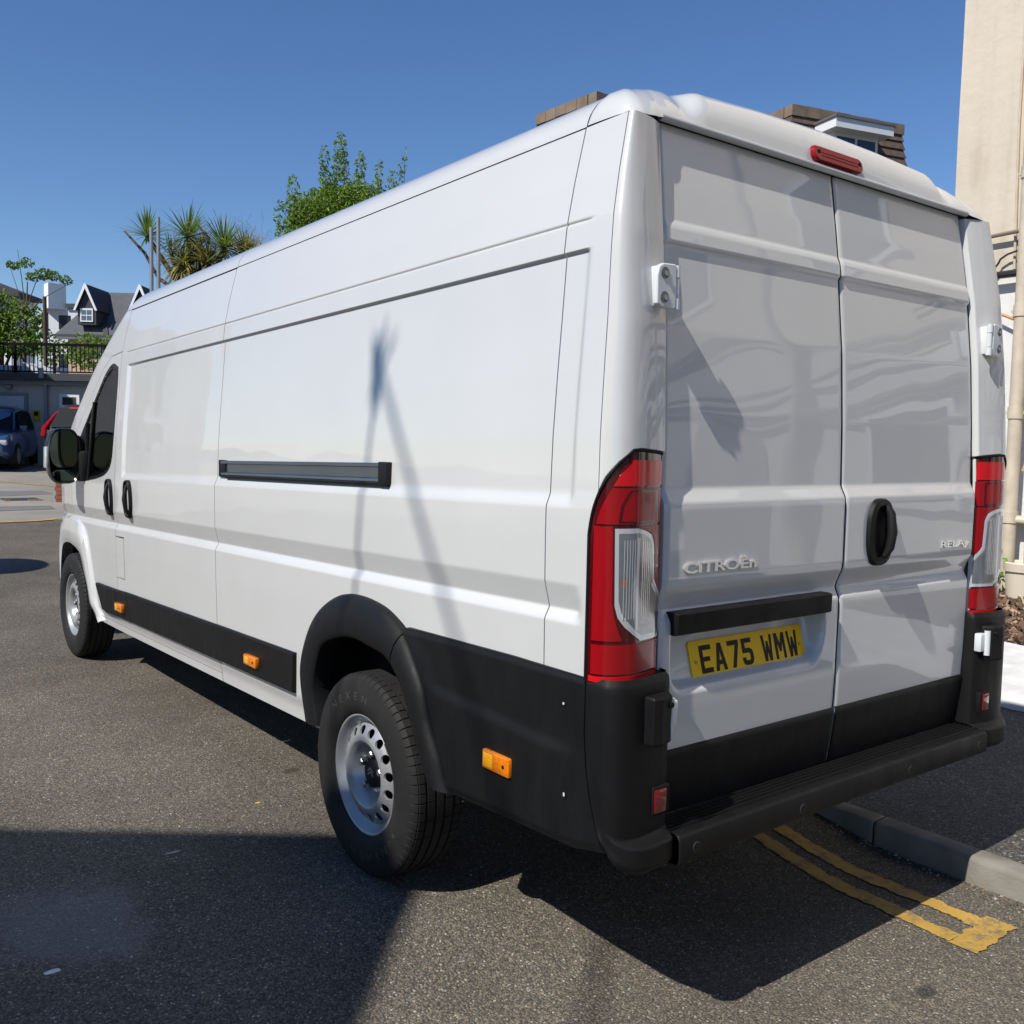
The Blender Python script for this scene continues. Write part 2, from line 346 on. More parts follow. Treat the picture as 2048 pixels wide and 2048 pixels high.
def side_x(y, zb):
    y = np.asarray(y, float); zb = np.asarray(zb, float)
    g = sstep(.07, .11, y)
    x = np.interp(zb, _zf, _xf)*g+np.interp(zb, _zf, _xn)*(1-g)
    rec = .0110*sstep(1.343, 1.386, zb)*(1-sstep(2.004, 2.014, zb))*sstep(.118, .136, y)*(1-sstep(4.07, 4.10, y))
    ln = .005*np.exp(-((zb-2.087)/.0032)**2)*sstep(.11, .14, y)*(1-sstep(4.1, 4.2, y))
    x = x-rec-ln
    return -x*ktap(y)
def smin(a, b, k): h = np.clip(.5+.5*(b-a)/k, 0, 1); return b*(1-h)+a*h-k*h*(1-h)
def smax(a, b, k): return -smin(-a, -b, k)
def ceil_z(y, x):
    ws = 2.128-.661*(y-4.59)+.07*(1-(x/.88)**2)
    hd = 1.27-.30*(y-5.4)-.14*(np.abs(x)/.95)**3-(np.maximum(y-5.8, 0)/.33)**2*.36
    return smax(ws, hd, .05)
def shell(P):                                # bend a straight-sided point cloud to the cab: screen, bonnet, nose
    y = P[..., 1]; x = P[..., 0]; fr = y > 4.0
    P[..., 2] = np.where(fr, smin(P[..., 2], ceil_z(y, x), .06), P[..., 2])
    P[..., 1] = np.where(y > 5.4, y-((y-5.4)/.73)*.17*(np.abs(x)/.95)**4, y)
    return P
def zrows(a, b, extra=()):
    z = list(np.arange(a, b, .014))
    for c, d in ((1.035, 1.16), (1.335, 1.40), (1.995, 2.025), (2.078, 2.096)): z += list(np.arange(c, d, .003))
    z = np.unique(np.round(np.array([q for q in z if a <= q < b]+[a, b]), 4)); return z
def side_panel(name, y0, y1, z0, z1, dy=.035, mask=None, mirror=False, m=None, yc=None, fl=.025):
    z = zrows(z0, z1); y = np.linspace(y0, y1, max(3, int(round((y1-y0)/dy))+1)) if yc is None else np.asarray(yc)
    Y, Zb = np.meshgrid(y, z, indexing='ij')
    P = shell(np.stack([side_x(Y, Zb), Y, zw(Zb, Y)], -1))
    mk = None
    if mask is not None:
        c = (P[:-1, :-1]+P[1:, 1:])/2; mk = ~mask(c[..., 1], c[..., 2])
    if mirror: P[..., 0] *= -1
    return grid(name, P, m or PAINT, VAN, mk, flange=((-fl if mirror else fl), 0, 0), flip=not mirror, sharp=50)

ARO = [(1.638,.43,-1.036),(1.672,.574,-1.042),(1.66,.675,-1.046),(1.595,.796,-1.046),(1.492,.889,-1.046),(1.346,.953,-1.046),(1.209,.966,-1.046),(1.069,.953,-1.046),(.977,.924,-1.048),(.905,.886,-1.052),(.836,.823,-1.06),(.77,.737,-1.061),(.731,.637,-1.061),(.676,.539,-1.058),(.649,.474,-1.055),(.630,.44,-1.05)]
ARI = [(1.478,.44),(1.511,.577),(1.468,.715),(1.406,.773),(1.287,.812),(1.19,.822),(1.108,.815),(.973,.795),(.884,.724),(.835,.65),(.795,.578),(.757,.52),(.72,.455)]
NA = 90
arO = catmull(ARO, NA); arI = catmull([(a, b, -1.076) for a, b in ARI], NA)
_mid = [(a[1]*0+a[0], a[1]) for a in (arO*.5+arI*.5)]
rear_hole = [tuple(q) for q in _mid]+[(.6, .2), (1.6, .2)]
AFI = [(5.74,.45),(5.71,.62),(5.64,.715),(5.513,.748),(5.40,.757),(5.31,.756),(5.17,.738),(5.065,.70),(4.985,.62),(4.92,.52),(4.869,.441),(4.80,.35),(4.72,.30)]
AFO = [(5.86,.50),(5.83,.72),(5.70,.87),(5.55,.93),(5.40,.952),(5.243,.952),(5.107,.946),(5.0,.906),(4.93,.824),(4.865,.69),(4.81,.55),(4.765,.43),(4.68,.318)]
afI = catmull([(a, b, 0) for a, b in AFI], NA); afO = catmull([(a, b, 0) for a, b in AFO], NA)
front_hole = [tuple(q[:2]) for q in (afI*.75+afO*.25)]+[(4.7, .1), (5.8, .1)]
def T(z): return np.interp(z, [.5, 1.4, 1.82, 2.05, 2.345, 2.4], [0, 0, .022, .045, .088, .095])
def ypil(z): return .022+.45*T(z)
S2, S1, S0 = .222, 2.617, 4.238
flap = (4.072, 4.235, .66, .905)
for mir in (False, True):
    zq = zrows(.60, 2.349); uq = np.linspace(0, 1, 18); y0q = ypil(zq)+.003
    Yq = y0q[None]+uq[:, None]*((S2-.0022)-y0q[None]); Zq = np.repeat(zq[None], 18, 0)
    Pq = np.stack([side_x(Yq, Zq), Yq, zw(Zq, Yq)], -1); Pq[..., 0] *= (-1 if mir else 1)
    grid('rear_quarter_panel', Pq, PAINT, VAN, flange=((-.025 if mir else .025), 0, 0), flip=not mir, sharp=50)
    side_panel('side_panel', S2+.0022, S1-.0025, .418, 2.347, .03, mask=lambda y, z: inpoly(y, z, rear_hole) | ((y < .9) & (z < .62)), mirror=mir)
    if not mir:
        yc = np.r_[np.linspace(S1+.0025, 4.06, 44), np.linspace(4.07, S0-.0025, 14)]
        side_panel('sliding_door', 0, 0, .459, 2.3435, yc=yc, mask=lambda y, z: (y > flap[0]) & (y < flap[1]+.01) & (z > flap[2]) & (z < flap[3]))
        fy = np.linspace(flap[0]+.004, S0-.0025, 12); fz = np.linspace(flap[2]+.094+.004, flap[3]+.094-.002, 20)
        Y, Zb = np.meshgrid(fy, fz, indexing='ij')
        grid('fuel_flap', np.stack([side_x(Y, Zb)-.0006, Y, zw(Zb, Y)], -1), PAINT, VAN, flange=(.02, 0, 0), flip=True)
        side_panel('door_sill', 2.622, 4.75, .418, .4555, .1)
    else:
        side_panel('cargo_side_panel', S1+.0025, S0-.0025, .418, 2.346, .06, mirror=True)
# --- front doors, wings and cab shell
WIN = [(4.30,1.90),(4.29,1.80),(4.30,1.50),(4.33,1.36),(4.42,1.29),(4.60,1.25),(4.95,1.215),(5.12,1.205),(5.20,1.26),(5.185,1.40),(5.08,1.50),(4.95,1.595),(4.72,1.765),(4.56,1.875),(4.42,1.925)]
WINC = catmull([(a, b, 0) for a, b in WIN+[WIN[0]]], 80)[:, :2]
def side_at(y, z, off=0.0):
    zb = np.asarray(z)+SL*(np.asarray(y)-.2); x = side_x(y, zb)-off; return x
for mir in (False, True):
    y = np.linspace(S0+.0025, 5.322, 56); seam = np.interp(y, [4.24, 4.45, 4.62, 4.8, 5.2, 5.33], [2.0, 1.985, 1.92, 1.80, 1.545, 1.45])
    zlo = zrows(.459, 1.45); t = np.linspace(0, 1, 40)[1:]
    Zb = np.concatenate([np.repeat(zlo[None], len(y), 0), 1.45+t[None]*((seam+SL*(y-.2))[:, None]-1.45)], 1)
    Y = np.repeat(y[:, None], Zb.shape[1], 1); P = np.stack([side_x(Y, Zb), Y, zw(Zb, Y)], -1)
    c = (P[:-1, :-1]+P[1:, 1:])/2
    mk = ~(inpoly(c[..., 1], c[..., 2], [tuple(q) for q in WINC]) | inpoly(c[..., 1], c[..., 2], front_hole))
    s = -1 if mir else 1; P[..., 0] *= s
    grid('front_door', P, PAINT, VAN, mk, flange=(.02*s, 0, 0), flip=not mir, sharp=50)
    t = np.linspace(0, 1, 30); zs0 = (seam+SL*(y-.2))+.005
    Zb = zs0[:, None]+t[None]*(2.349-zs0[:, None]); Y = np.repeat(y[:, None], 30, 1)
    P = shell(np.stack([side_x(Y, Zb), Y, zw(Zb, Y)], -1)); P[..., 0] *= s
    grid('cab_frame', P, PAINT, VAN, None, flange=(.01*s, 0, 0), flip=not mir, sharp=60)
    side_panel('front_wing', 5.3265, 6.12, .42, 2.349, .02, mask=lambda y, z: inpoly(y, z, front_hole), mirror=mir)
    # window: glass, black frame band, quarter-light divider
    g = np.array([(side_at(a, b)+.006, a, b) for a, b in WINC]); g[:, 0] *= s
    ctr = g.mean(0); n = len(g)
    mesh('window_glass', np.vstack([g, ctr]), [(i, (i+1) % n, n) if mir else ((i+1) % n, i, n) for i in range(n)], GLASS, VAN)
    mb = MB(); out = np.array([(side_at(a, b, .0025), a, b) for a, b in WINC]); c2 = WINC.mean(0)
    inn = [(side_at(a, b)+.003, a, b) for a, b in (c2+(WINC-c2)*.955)]; out2 = [(side_at(a, b, .0025), a, b) for a, b in (c2+(WINC-c2)*1.035)]; out3 = [(side_at(a, b)+.012, a, b) for a, b in (c2+(WINC-c2)*1.04)]
    V = []; F = []
    for ring in (inn, [tuple(q) for q in out], out2, out3): V += [(q[0]*s, q[1], q[2]) for q in ring]
    for k in range(3):
        for i in range(n-1):
            q = (k*n+i, k*n+i+1, (k+1)*n+i+1, (k+1)*n+i); F.append(q if not mir else q[::-1])
    mesh('window_frame', V, F, GLOSSB, VAN)
    mb = MB(); mb.tube([(side_at(4.86, 1.215)*s, 4.86, 1.215), (side_at(4.80, 1.72)*s, 4.80, 1.715)], .011, 8); mb.obj('window_divider', GLOSSB, VAN)
    # lip round the front wheel opening
    V = []; F = []
    rows = [(0.0, .012), (.12, -.014), (.5, -.022), (.85, -.024), (1.0, -.014), (1.0, .06)]
    for tt, dx in rows:
        q = afO*(1-tt)+afI*tt
        V += [((side_at(a, max(b, .33))+dx)*s, a, b) for a, b, _ in q]
    for k in range(len(rows)-1):
        for i in range(NA-1):
            q = (k*NA+i, k*NA+i+1, (k+1)*NA+i+1, (k+1)*NA+i); F.append(q if mir else q[::-1])
    mesh('wheel_arch_lip', V, F, PAINT, VAN, sharp=45)
    # liners
    for nm, cur, d in (('wheel_housing', arI, .42), ('wheel_housing', afI, .45)):
        V = []; F = []
        x0 = -1.0
        for dx in (0, d): V += [((x0+dx)*s, a+(.0 if dx == 0 else 0), b) for a, b, _ in cur]
        k = len(V); V.append(((x0+d)*s, cur[:, 0].mean(), .3))
        for i in range(NA-1): F.append((i, i+1, NA+i+1, NA+i)); F.append((NA+i, NA+i+1, k))
        mesh(nm, V, F, SEAL, VAN)
# roof segments and cab shell
RP = [(.918,2.353),(.914,2.370),(.902,2.394),(.878,2.424),(.843,2.450),(.80,2.467),(.72,2.487),(.60,2.500),(.30,2.517),(0,2.524)]
rp = catmull([(-a, b, 0) for a, b in RP], 34)[:, :2]; rp = np.vstack([rp, rp[-2::-1]*[-1, 1]])
def roof_seg(name, ys, m=PAINT):
    Y = np.repeat(np.asarray(ys)[:, None], len(rp), 1)
    P = shell(np.stack([rp[None, :, 0]*ktap(Y), Y, zw(rp[None, :, 1], Y)], -1))
    return grid(name, P, m, VAN, flange=None, flip=True, sharp=60)
for s in (-1, 1):
    mb = MB(); mb.tube([(s*.9125, y, float(zw(2.3508, y))) for y in np.linspace(2.62, 4.15, 20)], .0062, 8); mb.obj('roof_seam', SEAL, VAN)
    mb = MB(); mb.tube([(s*.9120, y, float(zw(2.3505, y))) for y in np.linspace(.07, 2.62, 20)], .0042, 8); mb.obj('roof_seam', mat('seam_grey', (.10, .10, .10), .7), VAN)
roof_seg('roof_panel', np.linspace(S2+.002, S1-.002, 40))
roof_seg('cab_roof', np.r_[np.linspace(S1+.002, 4.0, 20), np.linspace(4.02, 6.12, 110)])
# windscreen and nose
X, Y = np.meshgrid(np.linspace(-.80, .80, 41), np.linspace(4.62, 5.50, 40), indexing='ij'); P = np.stack([X, Y, ceil_z(Y, X)+.006], -1); P = shell(P*1.0); P[..., 2] = ceil_z(Y, X)+.006
grid('windscreen', P, GLASS, VAN, flip=False)
X, T = np.meshgrid(np.linspace(-.93*.9, .93*.9, 41), np.linspace(0, 1, 14), indexing='ij'); zt = ceil_z(np.full_like(X, 6.12), X)
P = np.stack([X, np.full_like(X, 6.125)-.17*(np.abs(X)/.95)**4-.05*(1-T)**3, .30+T*(zt-.30)], -1); grid('front_bumper', P, PLAST, VAN, flip=True)
for s in (-1, 1):
    mb = MB(); mb.box((s*.62-.16, 6.03, .93), (s*.62+.16, 6.10, 1.06), .03); mb.obj('headlamp', CLEARL, VAN)
mb = MB(); mb.box((-.42, 6.06, .68), (.42, 6.14, .80), .02); mb.obj('grille', GLOSSB, VAN)
# dark core, added so no light shows through the panel gaps; floor pan and chassis
mb = MB(); mb.box((-.90, .13, .66), (.90, 4.23, 2.20)); mb.obj('gap_dark_core', SEAL, VAN, smooth=False)
mb = MB(); mb.box((-.90, .06, .40), (.90, .70, .56)); mb.box((-.93, 1.62, .43), (.93, 4.60, .60)); mb.box((-.60, .2, .34), (-.48, 5.9, .46)); mb.box((.48, .2, .34), (.60, 5.9, .46)); mb.box((-.5, 4.6, .3), (.5, 6.0, .9)); mb.obj('chassis', SEAL, VAN, smooth=False)
mb = MB(); mb.tube([(-.8, 1.147, .33), (.8, 1.147, .33)], .05, 10); mb.obj('rear_axle', SEAL, VAN)
mb = MB(); mb.tube([(.1, 3.0, .30), (.15, .9, .30), (.2, .3, .33)], .035, 10); mb.obj('exhaust', ZINC, VAN)
# cab inside: bulkhead, seats, headrests, dashboard
mb = MB(); mb.box((-.93, 4.26, .62), (.93, 4.29, 2.2)); mb.obj('bulkhead', mat('cab_trim', (.02, .02, .022), .8), VAN, smooth=False)
for s in (-1, 1):
    mb = MB(); mb.box((s*.5-.25, 4.34, .75), (s*.5+.25, 4.52, 1.42), .06); mb.box((s*.5-.25, 4.36, .7), (s*.5+.25, 4.9, .86), .05); st = mb.obj('seat', mat('seat_cloth', (.015, .015, .017), .9), VAN)
    mb = MB(); mb.box((s*.62-.13, 4.37, 1.43), (s*.62+.13, 4.50, 1.66), .05); mb.obj('headrest', mat('seat_cloth', (.015, .015, .017), .9), st)
mb = MB(); mb.box((-.85, 5.1, .9), (.85, 5.5, 1.22), .05); mb.obj('dashboard', MATS['cab_trim'], VAN)

# --- black trim round the rear wheel and on the rear quarter
def loft_rows(name, rows, m, s, parent=VAN, flip=False, sharp=45):
    n = len(rows[0]); V = [(p[0]*s, p[1], p[2]) for r in rows for p in r]; F = []
    for k in range(len(rows)-1):
        for i in range(n-1):
            q = (k*n+i, k*n+i+1, (k+1)*n+i+1, (k+1)*n+i); F.append(q if (s < 0) != flip else q[::-1])
    return mesh(name, V, F, m, parent, sharp=sharp)
isp = int(np.argmin(np.abs(arO[:, 0]-.915)+(arO[:, 1] < .8)*9))
for s in (1, -1):
    for a, b in ((0, isp), (isp, NA-1)):
        ii = np.arange(a, b+1); g0 = .004 if a > 0 else 0
        O = arO[ii].copy(); I = arI[ii].copy()
        if a > 0: O[0] += (O[1]-O[0])*.35; I[0] += (I[1]-I[0])*.35
        def row(t, dx, base=None):
            q = O*(1-t)+I*t; x = (q[:, 2] if base is None else np.full(len(q), base))+dx
            return list(zip(x, q[:, 0], q[:, 1]))
        rows = [row(0, .035), row(0, .004), row(.04, -.004), row(.16, -.012), row(.38, -.018), row(.65, -.014), row(.88, -.006), row(.97, 0), row(1.0, .006), row(1.0, .09)]
        loft_rows('wheel_arch_trim', rows, PLAST, s, flip=True)
    gap_z = [.44, .46, .495, .542, .612, .685, .775, .93]; gap_y = [-.06, -.05, -.032, -.008, .017, .033, .043, .042]
    rid_z = [.43, .474, .539, .637, .737, .823, .886, .93]; rid_y = [.632, .649, .676, .731, .77, .836, .905, .905]
    U = np.linspace(0, 1, 40); Vv = np.r_[0, .012, np.linspace(.03, .975, 40), .988, 1.0]
    P = np.zeros((len(U), len(Vv), 3))
    for i, u in enumerate(U):
        yb = .63*(1-u)-.05*u; zb0 = np.interp(yb, [-.06, .055, .30, .63], [.487, .470, .460, .442]); zt = .918-(.018*np.clip((yb-.2)/.7, 0, 1))
        for j, v in enumerate(Vv):
            z = zb0+(zt-zb0)*v; ya = np.interp(z, rid_z, rid_y)-.004; yg = np.interp(z, gap_z, gap_y)+.0035; y = ya*(1-u)+yg*u
            x = 1.042+.012*(1-sstep(0, .12, u))-.006*sstep(.75, 1.0, u)
            x += .009*sstep(.745, .715, z+.03*(u-.5))*sstep(.02, .12, u)*(1-sstep(.80, 1.0, u))
            if v < .02 or v > .98: x -= .006
            P[i, j] = (-x*s, y, z)
    o = grid('rear_quarter_trim', P, PLAST, VAN, flange=(.03*s, 0, 0), flip=(s < 0), sharp=50)
    if s > 0:
        for cy, cz, l in ((.117, .838, .0028), (.098, .603, .0045)):
            mb = MB(); mb.obox((-1.0445-.008*(cz < .73), cy, cz), (.001, 0, 0), (0, .0022, -.001), (0, .001, l)); mb.obj('paint_chip', UP_, o)
    # side strips
    strips = [('side_moulding', [(4.675,.569),(4.2265,.583),(4.2265,.4145),(4.491,.404),(4.573,.412)]), ('side_moulding', [(4.2225,.5835),(4.035,.593),(3.968,.424),(4.2205,.4155)]), ('side_moulding', [(4.030,.5935),(2.619,.636),(2.562,.4685),(3.964,.425)]), ('side_moulding', [(2.612,.637),(1.762,.661),(1.779,.494),(2.555,.470)])]
    for nm, poly in strips:
        c = np.mean(poly, 0); V = []; n = len(poly)
        P4 = [np.array([(-(1.040 if k else 1.0)*s if False else 0, a, b) for a, b in poly]) for k in (0, 1)]
        mb = MB()
        zmax = max(b for a, b in poly)
        def X(z, zt): return 1.034-.012*sstep(.55, .40, z)
        ring0 = [(-(.985)*s, a, b) for a, b in poly]; ring1 = [(-(X(b, 0)-.006)*s, a, b) for a, b in poly]
        ring2 = [(-X(b, 0)*s, a+(c[0]-a)*.012, b+(c[1]-b)*(.10 if b > c[1] else .05)) for a, b in poly]
        mb.add(ring0+ring1+ring2, [(k*n+i, k*n+(i+1) % n, (k+1)*n+(i+1) % n, (k+1)*n+i) for k in (0, 1) for i in range(n)]+[tuple(2*n+i for i in range(n))])
        mb.obj(nm, PLAST, VAN, fix=True, sharp=25)
    # side marker lamps
    for (ya, yb, za, zb_, xo, dz) in ((.449, .322, .578, .634, 1.046, .012), (2.235, 2.105, .528, .574, 1.034, .003), (4.20, 4.065, .466, .515, 1.034, .004)):
        mb = MB(); yc, zc = (ya+yb)/2, (za+zb_)/2
        mb.box((-s*xo if s < 0 else -(xo+.016), yb, za), (-s*(xo-.012) if s > 0 else xo+.016, ya, zb_), .006)
        base = mb.obj('side_marker_lamp', AMBER, VAN)
        mb = MB(); x0 = -(xo+.0175)*s; mb.box((min(x0, x0+.004*s), yc+.012, za+.008), (max(x0, x0+.004*s), ya-.008, zb_-.008), .001); mb.obj('reflector', AMBERB, base)
        mb = MB(); mb.tube([(-(xo+.0155)*s, yc-.038, zc), (-(xo+.018)*s, yc-.038, zc)], .005, 10); mb.obj('screw', SEAL, base)
    # rear body corner (D-pillar)
    zz = np.r_[np.linspace(.90, 1.28, 16), np.linspace(1.29, 1.52, 170), np.linspace(1.54, 2.353, 60)]
    def T(z): return np.interp(z, [.5, 1.4, 1.82, 2.05, 2.345, 2.4], [0, 0, .022, .045, .088, .095])
    def dedge(z): return np.interp(z, [.5, .69, 1.0, 1.38, 2.05, 2.365], [.80, .81, .812, .8155, .803, .785])
    def corner(z, n=60):
        xs_ = -float(side_x(float(ypil(z)), z)); t = float(T(z)); de = float(dedge(z))+.006
        f = (xs_-de)/.20
        pts = [(xs_, .022+.45*t), (xs_-.002*f, .008+.52*t), (xs_-.010*f, -.010+.66*t), (xs_-.030*f, -.027+.84*t), (xs_-.060*f, -.036+.97*t), (xs_-.10*f, -.034+t), (de+.055*f, -.025+t), (de+.018*f, -.015+t), (de, -.006+t), (de-.001, .03+t)]
        q = catmull([(a, b, 0) for a, b in pts], n); return q[:, :2]
    P = np.zeros((len(zz), 60, 3))
    for i, z in enumerate(zz):
        c = corner(z)
        for j, (a, b) in enumerate(c):
            u = j/59; zt = np.interp(u, [0, .10, .2, .35, .5, 1], [1.398, 1.432, 1.458, 1.490, 1.506, 1.494])
            d = .014*sstep(0.0, .006, zt-z); k = np.array([a-.86, b-.12]); k /= np.linalg.norm(k)
            P[i, j] = (-(a-k[0]*d)*s, b-k[1]*d, z)
    grid('rear_pillar', P, PAINT, VAN, flip=(s > 0), sharp=50)
# --- tail lamps
LPATH = [(1.0345,.046),(1.034,.032),(1.029,.012),(1.014,-.008),(.990,-.022),(.955,-.031),(.925,-.030),(.885,-.022),(.852,-.012),(.832,-.001),(.8265,.014)]
LP = catmull([(a, b, 0) for a, b in LPATH], 61)[:, :2]
_sv = np.linspace(0, 1, 61)
def lz_top(s_): return np.interp(s_, [0, .03, .08, .15, .24, .34, .46, .55, 1], [1.285, 1.318, 1.355, 1.395, 1.435, 1.468, 1.497, 1.499, 1.488])
def lamp_p(s_, z, off, sx):
    a = np.interp(s_, _sv, LP[:, 0]); b = np.interp(s_, _sv, LP[:, 1]); kx = a-.86; ky = b-.10; l = np.hypot(kx, ky)
    return np.stack([-(a+kx/l*off)*sx, b+ky/l*off, z], -1)
def lamp_patch(name, m, sx, off, z0, z1, s0, s1, parent, nz=24, ns=24, top=None):
    """rows in z; s0/s1 functions of z"""
    z = np.linspace(z0, z1, nz); A = np.array([s0(q) for q in z]); B = np.array([s1(q) for q in z])
    S = A[:, None]+np.linspace(0, 1, ns)[None]*(B-A)[:, None]; Z = np.repeat(z[:, None], ns, 1)
    if top is not None: Z = np.minimum(Z, lz_top(S)-top)
    ctr = np.array([-.86*sx, .10])
    P = lamp_p(S, Z, off, sx)
    return grid(name, P, m, parent, flange=(.006*sx, .004, 0), flip=(sx > 0), sharp=40)
for sx in (1, -1):
    S = np.linspace(0, 1, 50); V = np.linspace(0, 1, 40); Sg, Vg = np.meshgrid(S, V, indexing='ij')
    Z = .907+Vg*(lz_top(Sg)-.907)
    lamp = grid('tail_lamp', lamp_p(Sg, Z, 0.0, sx), REDD, VAN, flange=(.03*sx, .03, 0), flip=(sx < 0), sharp=50)
    mb = MB(); rim_ = [tuple(lamp_p(np.array(q), np.array(lz_top(q)+.002), .001, sx)) for q in np.linspace(0, 1, 40)]
    mb.tube([tuple(lamp_p(np.array(0.0), np.array(z), .001, sx)) for z in np.linspace(.91, 1.28, 12)]+rim_, .0048, 6); mb.obj('gasket', SEAL, lamp)
    lb = lambda z: np.interp(z, [.9, 1.285, 1.318, 1.355, 1.395, 1.435, 1.468], [.09, .10, .12, .17, .25, .34, .45])
    lamp_patch('lens', RED, sx, .0030, 1.315, 1.405, lb, lambda z: .935, lamp)
    lamp_patch('lens', REDB, sx, .0034, 1.41, 1.475, lb, lambda z: .93, lamp, top=.016)
    lamp_patch('lens', RED, sx, .0026, 1.02, 1.309, lambda z: .09, lambda z: np.interp(z, [1.02, 1.05, 1.08, 1.12, 1.309], [.40, .36, .325, .30, .29]), lamp)
    cl = lambda z: np.interp(z, [1.018, 1.035, 1.055, 1.08, 1.11, 1.31], [.60, .50, .42, .355, .325, .31])
    cr = lambda z: np.interp(z, [1.01, 1.118, 1.128, 1.15, 1.165, 1.262, 1.285, 1.297, 1.305], [.945, .945, .90, .82, .78, .76, .72, .64, .52])
    lamp_patch('clear_lens_border', CLEARL, sx, .0036, 1.016, 1.304, cl, cr, lamp, nz=60)
    lamp_patch('clear_lens', CLEAR, sx, .0050, 1.030, 1.292, lambda z: cl(z-.012)+.035, lambda z: cr(z+.008)-.035, lamp, nz=60)
    lamp_patch('clear_lens', CLEARL, sx, .0058, 1.045, 1.280, lambda z: .53, lambda z: .56, lamp)
    for q in np.linspace(.40, .50, 5): lamp_patch('lens_rib', CLEARL, sx, .0056, 1.075, 1.275, lambda z: q, lambda z: q+.006, lamp, nz=4, ns=3)
    for q in np.linspace(.60, .70, 5): lamp_patch('lens_rib', CHROME, sx, .0056, 1.06, 1.27, lambda z: q, lambda z: q+.007, lamp, nz=4, ns=3)
    lamp_patch('bulb', mat('bulb_orange', (.35, .13, .04), .3), sx, .0054, 1.155, 1.175, lambda z: .385, lambda z: .425, lamp, nz=6, ns=6)
    lamp_patch('light_guide', REDD, sx, .0036, 1.318, 1.400, lambda z: np.interp(z, [1.318, 1.36, 1.40], [.34, .36, .44]), lambda z: .80, lamp)
    lamp_patch('light_guide', RED, sx, .0042, 1.322, 1.394, lambda z: np.interp(z, [1.318, 1.36, 1.40], [.37, .39, .47]), lambda z: .77, lamp)
    lamp_patch('lens', RED, sx, .0030, 1.135, 1.309, lambda z: cr(z)+.02, lambda z: .945, lamp, nz=40)
    lamp_patch('lens', RED, sx, .0030, .935, 1.010, lambda z: .09, lambda z: .945, lamp)
    lamp_patch('lens', REDB, sx, .0034, .915, .929, lambda z: .06, lambda z: .945, lamp, nz=4)
# --- rear bumper: corners and step
for s in (1, -1):
    zz = np.r_[.402, .408, np.linspace(.42, .455, 6), np.linspace(.46, .52, 16), np.linspace(.54, .90, 20), .912, .920, .924]
    P = np.zeros((len(zz), 36, 3))
    for i, z in enumerate(zz):
        low = 1-float(sstep(.474, .492, z)); zg = .507+(z-.402)*(.924-.507)/(.924-.402); yg = max(float(np.interp(zg, gap_z, gap_y)), -.045)-.0015
        lift = float(sstep(.402, .416, z)); top = float(sstep(.906, .924, z))
        ex = .806-.014*(1-low)*0; yl = -.038*low
        pts = [(1.036, yg), (1.033, min(yg-.012, -.014)), (1.024, min(-.034+yl*.05, yg-.026)), (.998, -.053+yl*.45), (.955, -.060+yl*.88), (.89, -.056+yl), (.84, -.048+yl), (.812+.012*low, -.036+yl), (.803+.020*low, -.018+yl*.9), (.802+.020*low, .05)]
        q = catmull([(a, b, 0) for a, b in pts], 36)
        for j in range(36):
            a, b = q[j, :2]; k = np.array([a-.86, b-.12]); k /= np.linalg.norm(k)
            ins = .014*(1-lift)+.012*top
            zm = float(np.interp(j/35, [0, .08, .18, .28, .42, 1], [.487, .466, .430, .409, .402, .402])); z_ = zm+(z-.402)*(.924-zm)/(.924-.402)
            z_ = .426+(z_-.402)*(.924-.426)/(.924-.402)
            P[i, j] = (-(a-k[0]*ins)*s, b-k[1]*ins, z_)
    bc = grid('bumper_corner', P, PLAST, VAN, flip=(s > 0), sharp=60)
    c = [(-(a)*s, b) for a, b in [(1.02, .03), (1.0, -.02), (.94, -.045), (.84, -.035), (.80, .0), (.80, .12), (1.0, .12)]]
    mb = MB(); mb.prism(c, .912, .9185, 'z'); mb.obj('bumper_corner_top', PLAST, bc, fix=True)
    # fog lamp / reflector in a small recess
    mb = MB(); mb.box((min(-.822*s, -.886*s), -.0605, .556), (max(-.822*s, -.886*s), -.040, .632), .005); fr = mb.obj('reflector_recess', SEAL, bc)
    mb = MB(); mb.box((min(-.838*s, -.882*s), -.0645, .563), (max(-.838*s, -.882*s), -.05, .625), .004); mb.obj('reflector', mat('fog_red', (.16, .004, .008), .12, coat=1.0, var=.3, vscale=90), fr)
ST = []                                        # step: profile (y, z) swept along x
prof = [(.10, .40), (.0, .418), (-.086, .4235), (-.0935, .428), (-.0965, .435), (-.0975, .46), (-.0965, .4865), (-.0935, .4965), (-.087, .5025), (-.076, .5045), (-.062, .5045)]
for k in range(5): y0 = -.054+.017*k; prof += [(y0-.001, .5015), (y0+.001, .5095), (y0+.006, .5095), (y0+.008, .5015)]
prof += [(.045, .5045), (.06, .512), (.10, .515)]
xx = np.r_[-.818, -.815, np.linspace(-.80, .80, 30), .815, .818]
P = np.array([[(x, y-(0 if abs(x) < .817 else -.004), z-.004*(x/.8)**2) for (y, z) in prof] for x in xx])
step = grid('rear_step', P, PLAST, VAN, flip=False, sharp=30)
for x in (-.753, -.29, .299, .761):
    mb = MB(); mb.tube([(x, -.088, .457), (x, -.0985, .457)], .0125, 20); se = mb.obj('parking_sensor', PLASTD, step)
    ring = [(x+.0135*math.cos(a), -.0972, .457+.0135*math.sin(a)) for a in np.linspace(0, 2*math.pi, 24, endpoint=False)]
    mb = MB(); mb.tube(ring, .0009, 6, closed=True); mb.obj('sensor_ring', mat('sensor_rim', (.06, .06, .06), .4), se)

